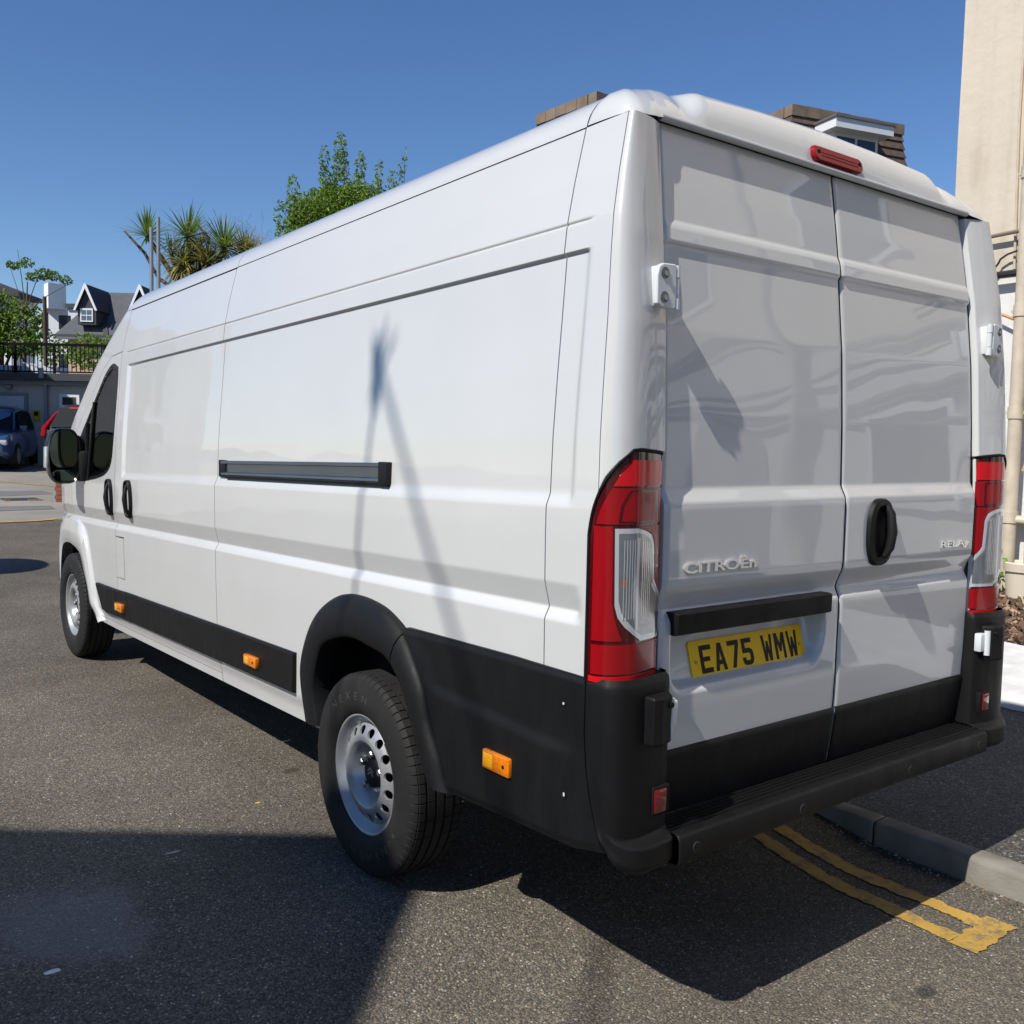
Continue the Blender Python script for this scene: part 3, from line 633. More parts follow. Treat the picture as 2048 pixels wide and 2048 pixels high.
# --- rear doors
TZ = [(.49,.034),(.52,.028),(.60,.016),(.69,.006),(.80,.002),(1.02,0),(1.045,.001),(1.062,.010),(1.076,.0165),(1.095,.012),(1.135,-.006),(1.16,-.009),(1.345,-.009),(1.362,-.007),(1.395,.010),(1.402,.012),(1.60,.018),(1.82,.030),(2.036,.052),(2.040,.0515),(2.050,.0435),(2.085,.048),(2.098,.0525),(2.106,.057),(2.108,.0575),(2.2,.070),(2.345,.092),(2.37,.095)]
TZ = np.array(TZ); _tz = np.arange(.48, 2.38, .002); _ty = np.interp(_tz, TZ[:, 0], TZ[:, 1]); _ty = np.convolve(np.pad(_ty, 2, 'edge'), np.ones(5)/5, 'valid')
_tn = np.interp(_tz, [.49, .69, 1.0, 1.4, 1.82, 2.05, 2.37], [.034, .006, 0, -.002, .024, .046, .095])
PL_C = Vector((-.3776, .0497, .9097))
def door_y(x, z):
    a = np.abs(x); y = np.interp(z, _tz, _ty)
    e = sstep(.0, .012, np.interp(z, [.5, .69, 1.0, 1.38, 2.05, 2.365], [.80, .81, .812, .8155, .803, .785])-a)   # pressed panel fades at the outer edge
    y = y+(1-e)*.004
    # number plate recess in the left door
    cx, hx = -.422, .347; zc, hz = .955, .110
    r = np.where(z < zc, .055, .012)
    qx = np.abs(x-cx)-hx+r+.02*sstep(.95, .85, z)*np.where(x > cx, 1, .3); qz = np.abs(z-zc)-hz+r
    sd = np.minimum(np.maximum(qx, qz), 0)+np.hypot(np.maximum(qx, 0), np.maximum(qz, 0))-r
    plane = .0535-.274*(.9097-z)*-1
    plane = .0537+.274*(z-.9097)
    k = sstep(.004, -.030, sd)
    return y*(1-k)+np.maximum(plane, y)*k
zr = np.unique(np.round(np.r_[np.arange(.500, 2.362, .009), np.arange(1.03, 1.17, .0035), np.arange(1.33, 1.41, .003), np.arange(2.03, 2.112, .002), 2.362], 4))
for s, nm in ((-1, 'rear_door'), (1, 'rear_door')):
    u = np.linspace(0, 1, 130); de = np.interp(zr, [.5, .69, 1.0, 1.38, 2.05, 2.365], [.80, .81, .812, .8155, .803, .785])
    X_ = s*(.0046+u[:, None]*(de[None]-.0046)); Z_ = np.repeat(zr[None], len(u), 0); Y_ = door_y(X_, Z_)
    # soft rolled edge next to the gap
    ed = np.minimum(np.abs(X_)-.0038, de[None]-np.abs(X_)); Y_ = Y_+.004*(1-sstep(0, .010, ed))
    d = grid(nm, np.stack([X_, Y_, Z_], -1), PAINT, VAN, flange=(0, .03, 0), flip=(s < 0), sharp=50)
    if s < 0: door_l = d
    else: door_r = d
    # black lower cladding
    zt = np.r_[.503, .506, np.linspace(.51, .675, 12), .684, .690, .6925, .6935]; off = np.r_[-.003, .005, np.full(12, .0085), .0075, .004, .001, -.004]
    x_ = s*np.r_[.0055, .007, .010, np.linspace(.03, .795, 12)]; eo = np.r_[.006, .002, 0, np.zeros(12)]
    P = np.array([[(x, float(door_y(np.array(x), np.array(z)))-o+e, z) for z, o in zip(zt, off)] for x, e in zip(x_, eo)])
    grid('door_cladding', P, PLAST, d, flip=(s < 0), sharp=35)
tag(door_l, 'left rear door with the number plate'); tag(door_r, 'right rear door with the black handle')
# black seals behind the door gaps
zs_ = np.arange(.50, 2.364, .012)
for x0, x1 in ((-.0046, .0046),):
    P = np.array([[(x, float(door_y(np.array(0.0), np.array(z)))+.006, z) for z in zs_] for x in (x0, x1)]); grid('door_seal', P, SEAL, VAN, flip=True)
for s in (-1, 1):
    P = np.array([[(s*(float(np.interp(z, [.5, .69, 1.0, 1.38, 2.05, 2.365], [.80, .81, .812, .8155, .803, .785]))+k), float(T(z))+.012, z) for z in zs_] for k in (-.002, .010)]); grid('door_seal', P, SEAL, VAN)
# number plate
ang = math.asin(.274/math.hypot(1, .274))
def on_plate(x, z, d): # plate-plane coords -> world, d = towards the viewer
    return (PL_C.x+x, PL_C.y+z*math.sin(ang)-d*math.cos(ang), PL_C.z+z*math.cos(ang)+d*math.sin(ang)*1)
def rrect(w, h, r, n=5):
    out = []
    for cx, cy, a0 in ((w-r, h-r, 0), (-w+r, h-r, 90), (-w+r, -h+r, 180), (w-r, -h+r, 270)):
        out += [(cx+r*math.cos(R(a0+90*i/n)), cy+r*math.sin(R(a0+90*i/n))) for i in range(n+1)]
    return out
rr = rrect(.26, .0555, .010); n = len(rr)
plate = mesh('number_plate', [on_plate(a, b, -.003) for a, b in rr]+[on_plate(a, b, .0015) for a, b in rr], [tuple(reversed(range(n))), tuple(range(n, 2*n))]+[(i, (i+1) % n, n+(i+1) % n, n+i) for i in range(n)], PLATEY, door_l, sharp=30)
GL = {'E': [[(0,0),(50,0),(50,14),(14,14),(14,33),(42,33),(42,46),(14,46),(14,65),(50,65),(50,79),(0,79)]],
 'A': [[(0,0),(14,0),(17.3,17),(25,17),(25,30),(19.9,30),(25,56),(25,79),(17,79)], [(50,0),(33,79),(25,79),(25,56),(30.1,30),(25,30),(25,17),(32.7,17),(36,0)]],
 '7': [[(0,79),(0,65),(34,65),(12,0),(27,0),(50,66),(50,79)]],
 '5': [[(2,79),(2,36),(31,36),(36,31),(36,19),(31,14),(19,14),(14,18),(14,24),(0,24),(0,14),(4,5),(14,0),(34,0),(45,5),(50,16),(50,34),(46,44),(34,50),(16,50),(16,65),(46,65),(46,79)]],
 'W': [[(0,79),(8,0),(20,0),(25,30),(30,0),(42,0),(50,79),(39,79),(35,28),(29,60),(21,60),(15,28),(11,79)]],
 'M': [[(0,0),(12,0),(12,50),(21,22),(29,22),(38,50),(38,0),(50,0),(50,79),(36,79),(25,45),(14,79),(0,79)]]}
cur = -.219
for ch in 'EA75 WMW':
    if ch == ' ': cur += .033; continue
    mb = MB()
    for poly in GL[ch]:
        k = len(mb.v); mm = len(poly)
        mb.v += [on_plate(cur+a*.001, (b-39.5)*.001, .0012) for a, b in poly]+[on_plate(cur+a*.001, (b-39.5)*.001, .0022) for a, b in poly]
        mb.f += [tuple(k+mm+i for i in range(mm))]+[(k+i, k+(i+1) % mm, k+mm+(i+1) % mm, k+mm+i) for i in range(mm)]
    mb.obj('plate_letter', PLATEK, plate, smooth=False, fix=True); cur += .061
for x in (-.238, .238):
    mb = MB(); mb.tube([on_plate(x, -.005, .0015), on_plate(x, -.005, .004)], .0055, 12); mb.obj('plate_screw', mat('screw_yellow', (.5, .33, .03), .3), plate)
for txt, x0, sz in (('TRADE PLATES', -.015, .0065), ('GROUP LTD', .17, .0055)): pass
# black bar above the plate
bar = [(-.030, 1.0665), (-.022, 1.0705), (.02, 1.0705), (.07, 1.060), (.075, 1.02), (.01, 1.008), (-.014, 1.0075), (-.022, 1.012)]
xs_ = np.r_[-.779, -.776, np.linspace(-.765, -.10, 12), -.089, -.086]
mb = MB(); nb = len(bar)
for x in xs_:
    sh = .004 if x in (xs_[0], xs_[-1]) else 0
    mb.v += [(x+(.012*(1.07-z)/.06 if x > -.4 else .006*(1.07-z)/.06), y*(1-sh*0)+sh, z) for y, z in bar]
for i in range(len(xs_)-1):
    for j in range(nb): mb.f.append((i*nb+j, i*nb+(j+1) % nb, (i+1)*nb+(j+1) % nb, (i+1)*nb+j))
mb.f += [tuple(range(nb)), tuple((len(xs_)-1)*nb+j for j in range(nb))]
mb.obj('plate_lamp_bar', PLAST, door_l, fix=True, sharp=30)
# handle on the right door
def oval(cx, cz, hw, hh, skew=.0, n=40, e=3.2):
    out = []
    for t in np.linspace(0, 2*math.pi, n, endpoint=False):
        c, s_ = math.cos(t), math.sin(t); a = hw*np.sign(c)*abs(c)**(2/e); b = hh*np.sign(s_)*abs(s_)**(2/e)
        bulge = 1-.16*(b/hh)**2
        out.append((cx+a*bulge+skew*b, cz+b))
    return out
def oval_shell(name, m, parent, rings, cx, cz, n=40):
    V = []; F = []
    for hw, hh, y in rings: V += [(a, y, b) for a, b in oval(cx, cz, hw, hh, .0, n)]
    for k in range(len(rings)-1):
        for i in range(n): F.append((k*n+i, (k*n)+(i+1) % n, (k+1)*n+(i+1) % n, (k+1)*n+i))
    F.append(tuple((len(rings)-1)*n+i for i in range(n)))
    mb = MB(); mb.v = V; mb.f = F; return mb.obj(name, m, parent, fix=True, sharp=40)
hx, hz = .186, 1.246
hd = oval_shell('door_handle', PLAST, door_r, [(.074,.110,.0), (.0735,.1095,-.014), (.069,.105,-.022), (.050,.088,-.0260), (.046,.084,-.0235), (.040,.078,-.012)], hx, hz)
mb = MB(); mb.tube([(hx+.022, -.020, hz+.088), (hx+.027, -.034, hz+.06), (hx+.028, -.041, hz), (hx+.026, -.036, hz-.05), (hx+.020, -.022, hz-.080)], [.010, .014, .016, .014, .010], 12); mb.obj('grip', PLASTD, hd)
# badges
def badge(name, txt, x0, z0, height, width, y, parent, m=CHROME, off=.022):
    v, f = text_mesh(txt, 1.0, .0, .0, off)
    lo, hi = v.min(0), v.max(0); cap = text_mesh('I', 1.0)[0][:, 1].max()
    sx = width/(hi[0]-lo[0]); sz = height/cap
    n = len(v); fr = [(x0+(a-lo[0])*sx, y-.006, z0+b*sz) for a, b, _ in v]; bk = [(p[0], y+.004, p[2]) for p in fr]
    from collections import Counter
    cnt = Counter(tuple(sorted((q[i], q[(i+1) % len(q)]))) for q in f for i in range(len(q)))
    F = [tuple(q) for q in f]+[(b+n, a+n, a, b)[::-1] for q in f for a, b in zip(q, q[1:]+q[:1]) if cnt[tuple(sorted((a, b)))] == 1]
    mb = MB(); mb.v = fr+bk; mb.f = F; return mb.obj(name, m, parent, smooth=False, fix=True)
badge('badge_lettering', 'CITRO\u00cbn', -.744, 1.1735, .0265, .302, -.0095, door_l)
badge('badge_lettering', 'RELAy', .572, 1.174, .0225, .195, -.0095, door_r, off=.006)
# hinges
HW = mat('hinge_white', (.66, .69, .71), .3, coat=.6)
for s in (-1, 1):
    zc = 1.915; t0 = .020; x1, x0 = s*.892, s*.822
    poly = [(-.034,-.048),(-.036,.02),(-.030,.045),(-.015,.054),(.028,.056),(.034,.052),(.034,-.052),(.026,-.058),(-.018,-.056)]
    cx = s*.862; mb = MB(); pts = [(cx-s*-a*1.0 if False else cx+(-s)*a*1.0, zc+b) for a, b in poly]
    mb.prism(pts, t0-.052, t0-.034, 'y'); h = mb.obj('door_hinge', HW, VAN, fix=True, sharp=30); bevel_obj(h, .006, 3)
    mb = MB(); mb.box((min(cx-s*.03, cx+s*.02), t0-.036, zc-.05), (max(cx-s*.03, cx+s*.02), t0+.03, zc+.05), .004); mb.obj('hinge_mount', HW, h)
    for dz in (-.030, .030):
        mb = MB(); mb.tube([(cx+s*.010, t0-.0515, zc+dz), (cx+s*.010, t0-.054, zc+dz)], .0145, 18); mb.obj('bolt_recess', mat('hinge_recess', (.16, .165, .17), .6), h)
        mb = MB(); mb.tube([(cx+s*.008, t0-.053, zc+dz-.002), (cx+s*.008, t0-.0575, zc+dz-.002)], .007, 6); mb.obj('bolt', ZINC, h)
    for za, zb_ in ((-.056, -.028), (-.026, .022), (.024, .054)):
        mb = MB(); mb.tube([(cx-s*.042, t0-.042, zc+za), (cx-s*.042, t0-.042, zc+zb_)], .0105 if za != -.026 else .009, 14); mb.obj('knuckle', HW, h)
    mb = MB(); mb.box((min(cx-s*.115, cx-s*.042), t0-.048, zc-.022), (max(cx-s*.115, cx-s*.042), t0-.030, zc+.020), .004); mb.obj('hinge_leaf', HW, h) if False else None
    # lower hinge and its black cover
    cxl = s*.878
    mb = MB(); mb.box((min(s*.802, s*.85), -.062, .785), (max(s*.802, s*.85), -.035, .852), .005); lh = mb.obj('door_hinge', HW, VAN)
    mb = MB(); mb.tube([(s*.838, -.066, .772), (s*.838, -.066, .862)], .011, 12); mb.obj('knuckle', HW, lh)
    pc = [(-.048,.0),(.044,.0),(.050,-.030),(.046,-.056),(.018,-.062),(-.030,-.050),(-.046,-.030)]
    mb = MB(); V = []
    zl = [(.752,.93),(.756,1.0),(.80,.97),(.84,1.0),(.872,1.0),(.878,.94)]
    for z, k in zl: V += [(cxl+s*(a*k)*.95, -.030+b*k*1.05, z) for a, b in pc]
    n = len(pc); F = [(i*n+j, i*n+(j+1) % n, (i+1)*n+(j+1) % n, (i+1)*n+j) for i in range(len(zl)-1) for j in range(n)]+[tuple(range(n)), tuple((len(zl)-1)*n+j for j in range(n))]
    mb.v = V; mb.f = F; hc = mb.obj('hinge_cover', PLAST, VAN, fix=True, sharp=25); bevel_obj(hc, .006, 2)
    mb = MB(); mb.tube([(cxl-s*.020, -.082, .853), (cxl-s*.020, -.0915, .853)], .0075, 14); mb.obj('cover_hole', SEAL, hc)

# --- rear header, roof end cap, high stop lamp
mb = MB(); hb = [(x, .076, 2.3695) for x in np.linspace(-.795, .795, 40)]
mb.tube(hb, .0105, 10); mb.obj('header_rail', mat('header_grey', (.42, .435, .445), .35, coat=.4), VAN)
mb = MB(); mb.box((-.79, .100, 2.345), (.79, .16, 2.372)); mb.obj('door_seal', SEAL, VAN, smooth=False)
# plan outline of the cap: along the side, round the corner, across the back
half = [(.919, S2-.002), (.920, .16), (.918, .10), (.910, .072), (.888, .056), (.862, .052), (.83, .056), (.80, .064), (.72, .074), (.5, .080), (.25, .083), (0, .084)]
oc = catmull([(-a, b, 0) for a, b in half], 70)[:, :2]; oc = np.vstack([oc, oc[-2::-1]*[-1, 1]])
vv = np.linspace(0, 1, 26); P = np.zeros((len(oc), len(vv), 3)); rx = [q[0] for q in RP][::-1]; rz_ = [q[1] for q in RP][::-1]
for i, (ox, oy) in enumerate(oc):
    a = abs(ox); side = float(sstep(.10, S2-.002, oy)) if a > .88 else 0.0
    tt = min(1.0, abs(oy-(S2-.002))/.14) if a > .87 else 1.0
    ix = math.copysign((.919-(.919-.80)*tt) if a > .87 else .80*a/.87, ox); zi = float(np.interp(abs(ix), rx, rz_)); z0 = float(np.interp(a, [0, .76, .81, .86, .92], [2.377, 2.375, 2.362, 2.3545, 2.3545]))
    bul = float(1-sstep(.61, .67, a)); gro = math.exp(-((a-.695)/.022)**2)
    for j, v in enumerate(vv):
        px = ox+(ix-ox)*v; py = oy+(S2-.002-oy)*v
        ex = .72-.22*bul
        z = z0+(zi-z0)*math.sin(v*math.pi/2)**ex+.010*bul*math.sin(v*math.pi)**.8-.016*gro*math.sin(v*math.pi)**.7*(1-.5*v)
        P[i, j] = (px, py-.010*bul*math.sin(v*math.pi), z)
cap = grid('roof_end_cap', P, PAINT, VAN, flange=None, flip=True, sharp=70)
rl = rrect(.129, .024, .020); n = len(rl)
lp = lambda a, b, d: (a, .091-d+.25*b, 2.411+b)
V = [lp(a, b, -.02) for a, b in rl]+[lp(a, b, .014) for a, b in rl]+[lp(a*.965, b*.86, .020) for a, b in rl]
sl_ = mesh('high_stop_lamp', V, [(k*n+i, k*n+(i+1) % n, (k+1)*n+(i+1) % n, (k+1)*n+i) for k in (0, 1) for i in range(n)]+[tuple(2*n+i for i in range(n))], RED3, VAN, sharp=35)
for x in (-.108, .108):
    mb = MB(); mb.tube([lp(x, .002, .0195), lp(x, .002, .0212)], .0075, 14); mb.obj('screw_hole', SEAL, sl_)
for b in (-.006, .004):
    mb = MB(); mb.tube([lp(-.095, b, .0203), lp(.095, b, .0203)], .0012, 6); mb.obj('lens_rib', RED3, sl_)

# --- sliding door rail
def rp_(y, z): return (float(side_at(y, z)), y, z)
za = lambda y: np.interp(y, [1.05, 2.58], [1.4365, 1.402])
mb = MB()
for y in (1.09, 2.50): pass
V = []; pr = [(.0, .0), (.022, -.001), (.0245, -.004), (.0245, -.013), (.006, -.016), (.005, -.050), (.021, -.054), (.0225, -.058), (.0225, -.064), (.0, -.066)]
ys = np.linspace(1.085, 2.545, 30)
P = np.array([[(float(side_at(y, za(y)-.03))-max(d*.75, .009)+.004, y, za(y)+dz) for d, dz in pr] for y in ys])
rail = grid('sliding_door_rail', P, ALU, VAN, flip=False, sharp=25)
P = np.array([[(float(side_at(y, za(y)-.06))-d+.004, y, za(y)+dz) for d, dz in [(.0, -.064), (.0185, -.066), (.0205, -.070), (.018, -.078), (.010, -.0815), (0, -.082)]] for y in np.linspace(1.052, 2.49, 20)])
grid('rail_trim', P, PLASTD, rail, sharp=40)
for y0, y1, d in ((1.049, 1.105, .022), (2.50, 2.578, .013)):
    mb = MB(); x = float(side_at((y0+y1)/2, 1.40)); mb.box((x-d, y0, za(y1)-.074), (x+.01, y1, za(y0)+.002), .004); mb.obj('rail_end_cap', PLASTD, rail)
for y in (1.45, 1.75, 2.05, 2.3):
    mb = MB(); x = float(side_at(y, 1.40)); mb.tube([(x-.001, y, za(y)-.033), (x-.0035, y, za(y)-.033)], .008, 12); mb.obj('rail_bolt', ZINC, rail)
# --- side door handles
for (y0, y1, z0, z1, par) in ((4.275, 4.395, 1.022, 1.243, 'front'), (3.885, 4.005, 1.033, 1.253, 'slide')):
    yc, zc, hw, hh = (y0+y1)/2, (z0+z1)/2, (y1-y0)/2, (z1-z0)/2
    V = []; F = []; n = 36
    for k, (a, b, d) in enumerate(((1, 1, -.01), (1, 1, .014), (.93, .96, .021), (.84, .90, .020), (.74, .84, .004), (.6, .7, -.004))):
        for (p, q) in oval(yc, zc, hw*a, hh*b, .08, n): V.append((float(side_at(yc, q))-d, p, q))
    nr = 6
    F = [(k*n+i, k*n+(i+1) % n, (k+1)*n+(i+1) % n, (k+1)*n+i) for k in range(nr-1) for i in range(n)]+[tuple((nr-1)*n+i for i in range(n))]
    mb = MB(); mb.v = V; mb.f = F; h = mb.obj('side_door_handle', PLAST, VAN, fix=True, sharp=40)
    mb = MB(); xh = float(side_at(yc, zc)); mb.tube([(xh-.016, yc-.012, zc+.085), (xh-.028, yc-.016, zc+.05), (xh-.033, yc-.018, zc), (xh-.028, yc-.022, zc-.05), (xh-.014, yc-.024, zc-.085)], [.008, .012, .014, .012, .008], 10); mb.obj('grip', PLASTD, h)
# --- door mirrors
for s in (1, -1):
    cx, cz = -1.135, 1.365; yb0 = 5.0
    V = []; F = []; n = 36
    def hull(k, y, dx=0): return [((a+dx)*s, y, b) for a, b in oval(cx, cz, .100*k, .182*k, .0, n, 3.6)]
    for k, y in ((.90, 4.978), (.97, 4.965), (1.0, 4.985), (1.0, 5.03), (.96, 5.09), (.86, 5.14), (.62, 5.175)): V += hull(k, y)
    F = [(k*n+i, k*n+(i+1) % n, (k+1)*n+(i+1) % n, (k+1)*n+i) for k in range(6) for i in range(n)]+[tuple(6*n+i for i in range(n))]
    mb = MB(); mb.v = V; mb.f = F; mh = mb.obj('door_mirror', GLOSSB, VAN, fix=True, sharp=40)
    gl = [((a)*s, 4.981, b) for a, b in oval(cx, cz+.045, .088, .120, 0, n, 3.6)]; mesh('mirror_glass', gl, [tuple(range(n))], MIRR, mh, smooth=False)
    gl = [((a)*s, 4.981, b) for a, b in oval(cx, cz-.125, .080, .036, 0, n, 3.6)]; mesh('mirror_glass', gl, [tuple(range(n))], MIRR, mh, smooth=False)
    mb = MB(); mb.box((min(cx*s-.110*s, cx*s-.085*s), 4.995, 1.285), (max(cx*s-.110*s, cx*s-.085*s), 5.07, 1.425), .008); mb.obj('indicator', CLEARL, mh)
    mb = MB(); mb.box((min((-1.05)*s, (-.985)*s), 4.93, 1.20), (max((-1.05)*s, (-.985)*s), 5.17, 1.40), .02); mb.box((min((-1.09)*s, (-1.02)*s), 5.0, 1.24), (max((-1.09)*s, (-1.02)*s), 5.10, 1.50), .02); mb.obj('mirror_arm', PLASTD, mh)
    poly = [(4.93, 1.21), (5.19, 1.20), (5.19, 1.36), (5.0, 1.55), (4.95, 1.58)]
    mb = MB(); mb.prism(poly, -1.012*s, -.96*s, 'x'); mb.obj('mirror_base', PLASTD, mh, fix=True)

# --- wheels
def llink(o, parent): COL.objects.link(o); o.parent = parent; return o
def lmesh(name, v, f, m, parent, sharp=38, smooth=True):
    o = mesh(name, v, f, m, None, smooth, sharp); o.parent = parent; return o
TR = .352
prof = [(-.080,.203),(-.086,.2065),(-.098,.219),(-.107,.248),(-.108,.275),(-.105,.300),(-.101,.318),(-.098,.330),(-.092,.341),(-.082,.3475)]
tread = []
for a, b in ((-.078, -.058), (-.048, -.022), (-.012, .012), (.022, .048), (.058, .078)):
    tread += [(a-.001, .3435), (a, .3505 if abs(a) > .05 and abs(b) > .05 else .352), (b, .352 if abs(b) < .06 else .3505), (b+.001, .3435)]
prof = prof+tread+[(-a, b) for a, b in prof[::-1]]
NB = 70; NS = NB*4
V = []; F = []; n = len(prof)
for i in range(NS):
    th = 2*math.pi*(i//4+(0, .075, .5, .925)[i % 4])/NB; c, s_ = math.cos(th), math.sin(th)
    for (a, r) in prof:
        rr_ = r
        if i % 4 == 0 and abs(a) > .056 and r > .322: rr_ -= .0065 if r > .335 else .003
        if i % 8 == 4 and .02 < abs(a) < .05 and r > .35: rr_ -= .004
        V.append((a, rr_*c, rr_*s_))
for i in range(NS):
    for j in range(n-1): k = (i+1) % NS; F.append((i*n+j, i*n+j+1, k*n+j+1, k*n+j))
# rim barrel and flange
def lathe(prof, N=72):
    V = []; F = []; n = len(prof)
    for i in range(N):
        th = 2*math.pi*i/N
        for a, r in prof: V.append((a, r*math.cos(th), r*math.sin(th)))
    for i in range(N):
        k = (i+1) % N
        for j in range(n-1): F.append((i*n+j, i*n+j+1, k*n+j+1, k*n+j))
    return V, F
rimp = [(.08,.205),(-.02,.180),(-.055,.183),(-.066,.196),(-.074,.201),(-.079,.2075),(-.083,.2135),(-.0865,.2165),(-.0880,.2150),(-.0885,.2105),(-.086,.207)]
rimp2 = [(-.086,.207),(-.0835,.2045),(-.0745,.1965),(-.066,.1915),(-.056,.178),(-.02,.175),(.08,.198)]
v1, f1 = lathe(rimp+rimp2[1:])
def disc_w(r): return -np.interp(r, [0, .070, .082, .092, .105, .120, .135, .155, .175, .186, .194], [.034, .034, .040, .055, .076, .0875, .0868, .0790, .0650, .0530, .0380])
NH = 16; dV = []; dF = []
def polar(r, th): return (float(disc_w(r)), r*math.cos(th), r*math.sin(th))
for rr0, rr1, nr in ((.030, .137, 26), (.173, .194, 6)):
    k0 = len(dV); rs = np.linspace(rr0, rr1, nr); NN = NH*6
    for i in range(NN):
        for r in rs: dV.append(polar(r, 2*math.pi*i/NN))
    for i in range(NN):
        k = (i+1) % NN
        for j in range(nr-1): dF.append((k0+i*nr+j, k0+i*nr+j+1, k0+k*nr+j+1, k0+k*nr+j))
for h in range(NH):
    t0 = 2*math.pi*(h+.5)/NH; half = math.pi/NH; rc = .155
    bd = [(.137, t0-half+2*half*i/6) for i in range(6)]+[(.137+.036*i/6, t0+half) for i in range(6)]+[(.173, t0+half-2*half*i/6) for i in range(6)]+[(.173-.036*i/6, t0-half) for i in range(6)]
    k0 = len(dV); M_ = len(bd)
    rings = []
    for q in (1.0, .5, 0.0):
        for (r, th) in bd:
            dx, dy = (th-t0)*rc, r-rc; l = math.hypot(dx, dy); hx_, hy_ = dx/l*.0172, dy/l*.0172
            X_, Y_ = hx_+(dx-hx_)*q, hy_+(dy-hy_)*q
            dV.append(polar(rc+Y_, t0+X_/rc))
    for (r, th) in bd:
        dx, dy = (th-t0)*rc, r-rc; l = math.hypot(dx, dy); p = polar(rc+dy/l*.0162, t0+dx/l*.0162/rc); dV.append((p[0]+.007, p[1], p[2]))
    for q in range(3):
        for i in range(M_): dF.append((k0+q*M_+i, k0+q*M_+(i+1) % M_, k0+(q+1)*M_+(i+1) % M_, k0+(q+1)*M_+i))
bm = bmesh.new(); bvs = [bm.verts.new(p) for p in dV]
for q in dF: bm.faces.new([bvs[i] for i in q])
bmesh.ops.remove_doubles(bm, verts=bm.verts[:], dist=.0004); bmesh.ops.recalc_face_normals(bm, faces=bm.faces[:]); bm.verts.index_update()
dV = [q.co[:] for q in bm.verts]; dF = [[q.index for q in f.verts] for f in bm.faces]; bm.free()
mb = MB(); mb.add([(p[0], p[1]*.972, p[2]*.972) for p in v1], f1); mb.add([(p[0], p[1]*.972, p[2]*.972) for p in dV], dF)
wheel0 = mb.obj('wheel', STEEL, None, sharp=45)
lmesh('tyre', V, F, RUBBER, wheel0, sharp=30)
dk = MB(); dk.tube([(.01, 0, 0), (.05, 0, 0)], .165, 32); lmesh('brake_drum', dk.v, dk.f, SEAL, wheel0)
HB = -.026
hcap = MB(); v_, f_ = lathe([(-.004,.060),(-.022,.058),(-.030,.050),(-.0315,.040),(-.034,.036),(-.034,.0)], 32); v_ = [(p[0]+HB, p[1], p[2]) for p in v_]; lmesh('hub_cap', v_, f_, PLASTD, wheel0)
lob = MB()
for k in range(5):
    a = 2*math.pi*k/5+.35; y, z = .065*math.cos(a), .065*math.sin(a)
    lob.tube([(-.004+HB, y*.9, z*.9), (-.018+HB, y*.9, z*.9)], .020, 14)
lmesh('hub_cap_lobes', lob.v, lob.f, PLASTD, wheel0)
for k in range(5):
    a = 2*math.pi*k/5+.35; y, z = .066*math.cos(a), .066*math.sin(a)
    b = MB(); b.tube([(-.004, y, z), (-.012, y, z), (-.0125, y, z)], [.0185, .0185, .015], 18); b.tube([(-.0125, y, z), (-.038, y, z), (-.042, y, z)], [.0140, .0140, .0105], 6); lmesh('wheel_bolt', [(p[0]+HB, p[1], p[2]) for p in b.v], b.f, ZINC, wheel0, sharp=25)
chev = MB()
for dz in (0, .013):
    for sg in (-1, 1): chev.obox((-.0345, sg*.0085, -.006+dz+.0035), (.0012, 0, 0), (0, .0095, -sg*.0072), (0, .0016*sg, .0021))
lmesh('emblem', [(p[0]+HB, p[1], p[2]) for p in chev.v], chev.f, ZINC, wheel0, smooth=False)
bw = MB(); bw.obox((-.089, .2135*math.cos(2.45), .2135*math.sin(2.45)), (.006, 0, 0), (0, -.018*math.sin(2.45), .018*math.cos(2.45)), (0, .006*math.cos(2.45), .006*math.sin(2.45))); lmesh('balance_weight', bw.v, bw.f, ZINC, wheel0)
vs_ = MB(); vs_.tube([(-.045, .188*math.cos(1.2), .188*math.sin(1.2)), (-.080, .178*math.cos(1.2), .178*math.sin(1.2))], .004, 8); lmesh('valve', vs_.v, vs_.f, ZINC, wheel0)
# raised sidewall lettering
def side_text(txt, rad, h, a0, span):
    lV = []; lF = []
    for i, ch in enumerate(txt):
        v, f = text_mesh(ch, 1.0, 0, 0, .01)
        if not len(v): continue
        lo, hi = v.min(0), v.max(0); th0 = a0+span*(i+.5)/len(txt); k = len(lV)
        for p in v:
            u = (p[0]-(lo[0]+hi[0])/2)/.7*h; r = rad+p[1]/.7*h; th = th0+u/rad*1.25
            lV.append((-float(np.interp(r, [.222, .248, .275, .300, .318], [.100, .107, .108, .105, .101]))-.0012, r*math.cos(th), r*math.sin(th)))
        lF += [tuple(q+k for q in ff) for ff in f]
    return lV, lF
for txt, rad, h, a0, span in (('NEXEN', .262, .027, .75, 1.05), ('ROADIAN', .264, .016, 3.6, .95), ('NEXEN', .262, .027, .75+math.pi, 1.05)):
    a, b = side_text(txt, rad, h, a0, span); lmesh('tyre_lettering', a, b, RUBL, wheel0, smooth=False)
spots = [(-.969, 1.147, 0), (-.957, 5.19, 0), (.969, 1.147, math.pi), (.957, 5.19, math.pi)]
for i, (x, y, rz) in enumerate(spots):
    wobj = wheel0 if i == 0 else wheel0.copy()
    if i: 
        COL.objects.link(wobj)
        for ch in list(wheel0.children):
            c = ch.copy(); COL.objects.link(c); c.parent = wobj
    wobj.parent = VAN; wobj.matrix_parent_inverse = Matrix.Translation((0, -3.0, 0)); wobj.location = (x, y, TR+(.012 if x > 0 else .0)); wobj.rotation_euler = (R((0, 50, 20, 80)[i]), 0, rz)
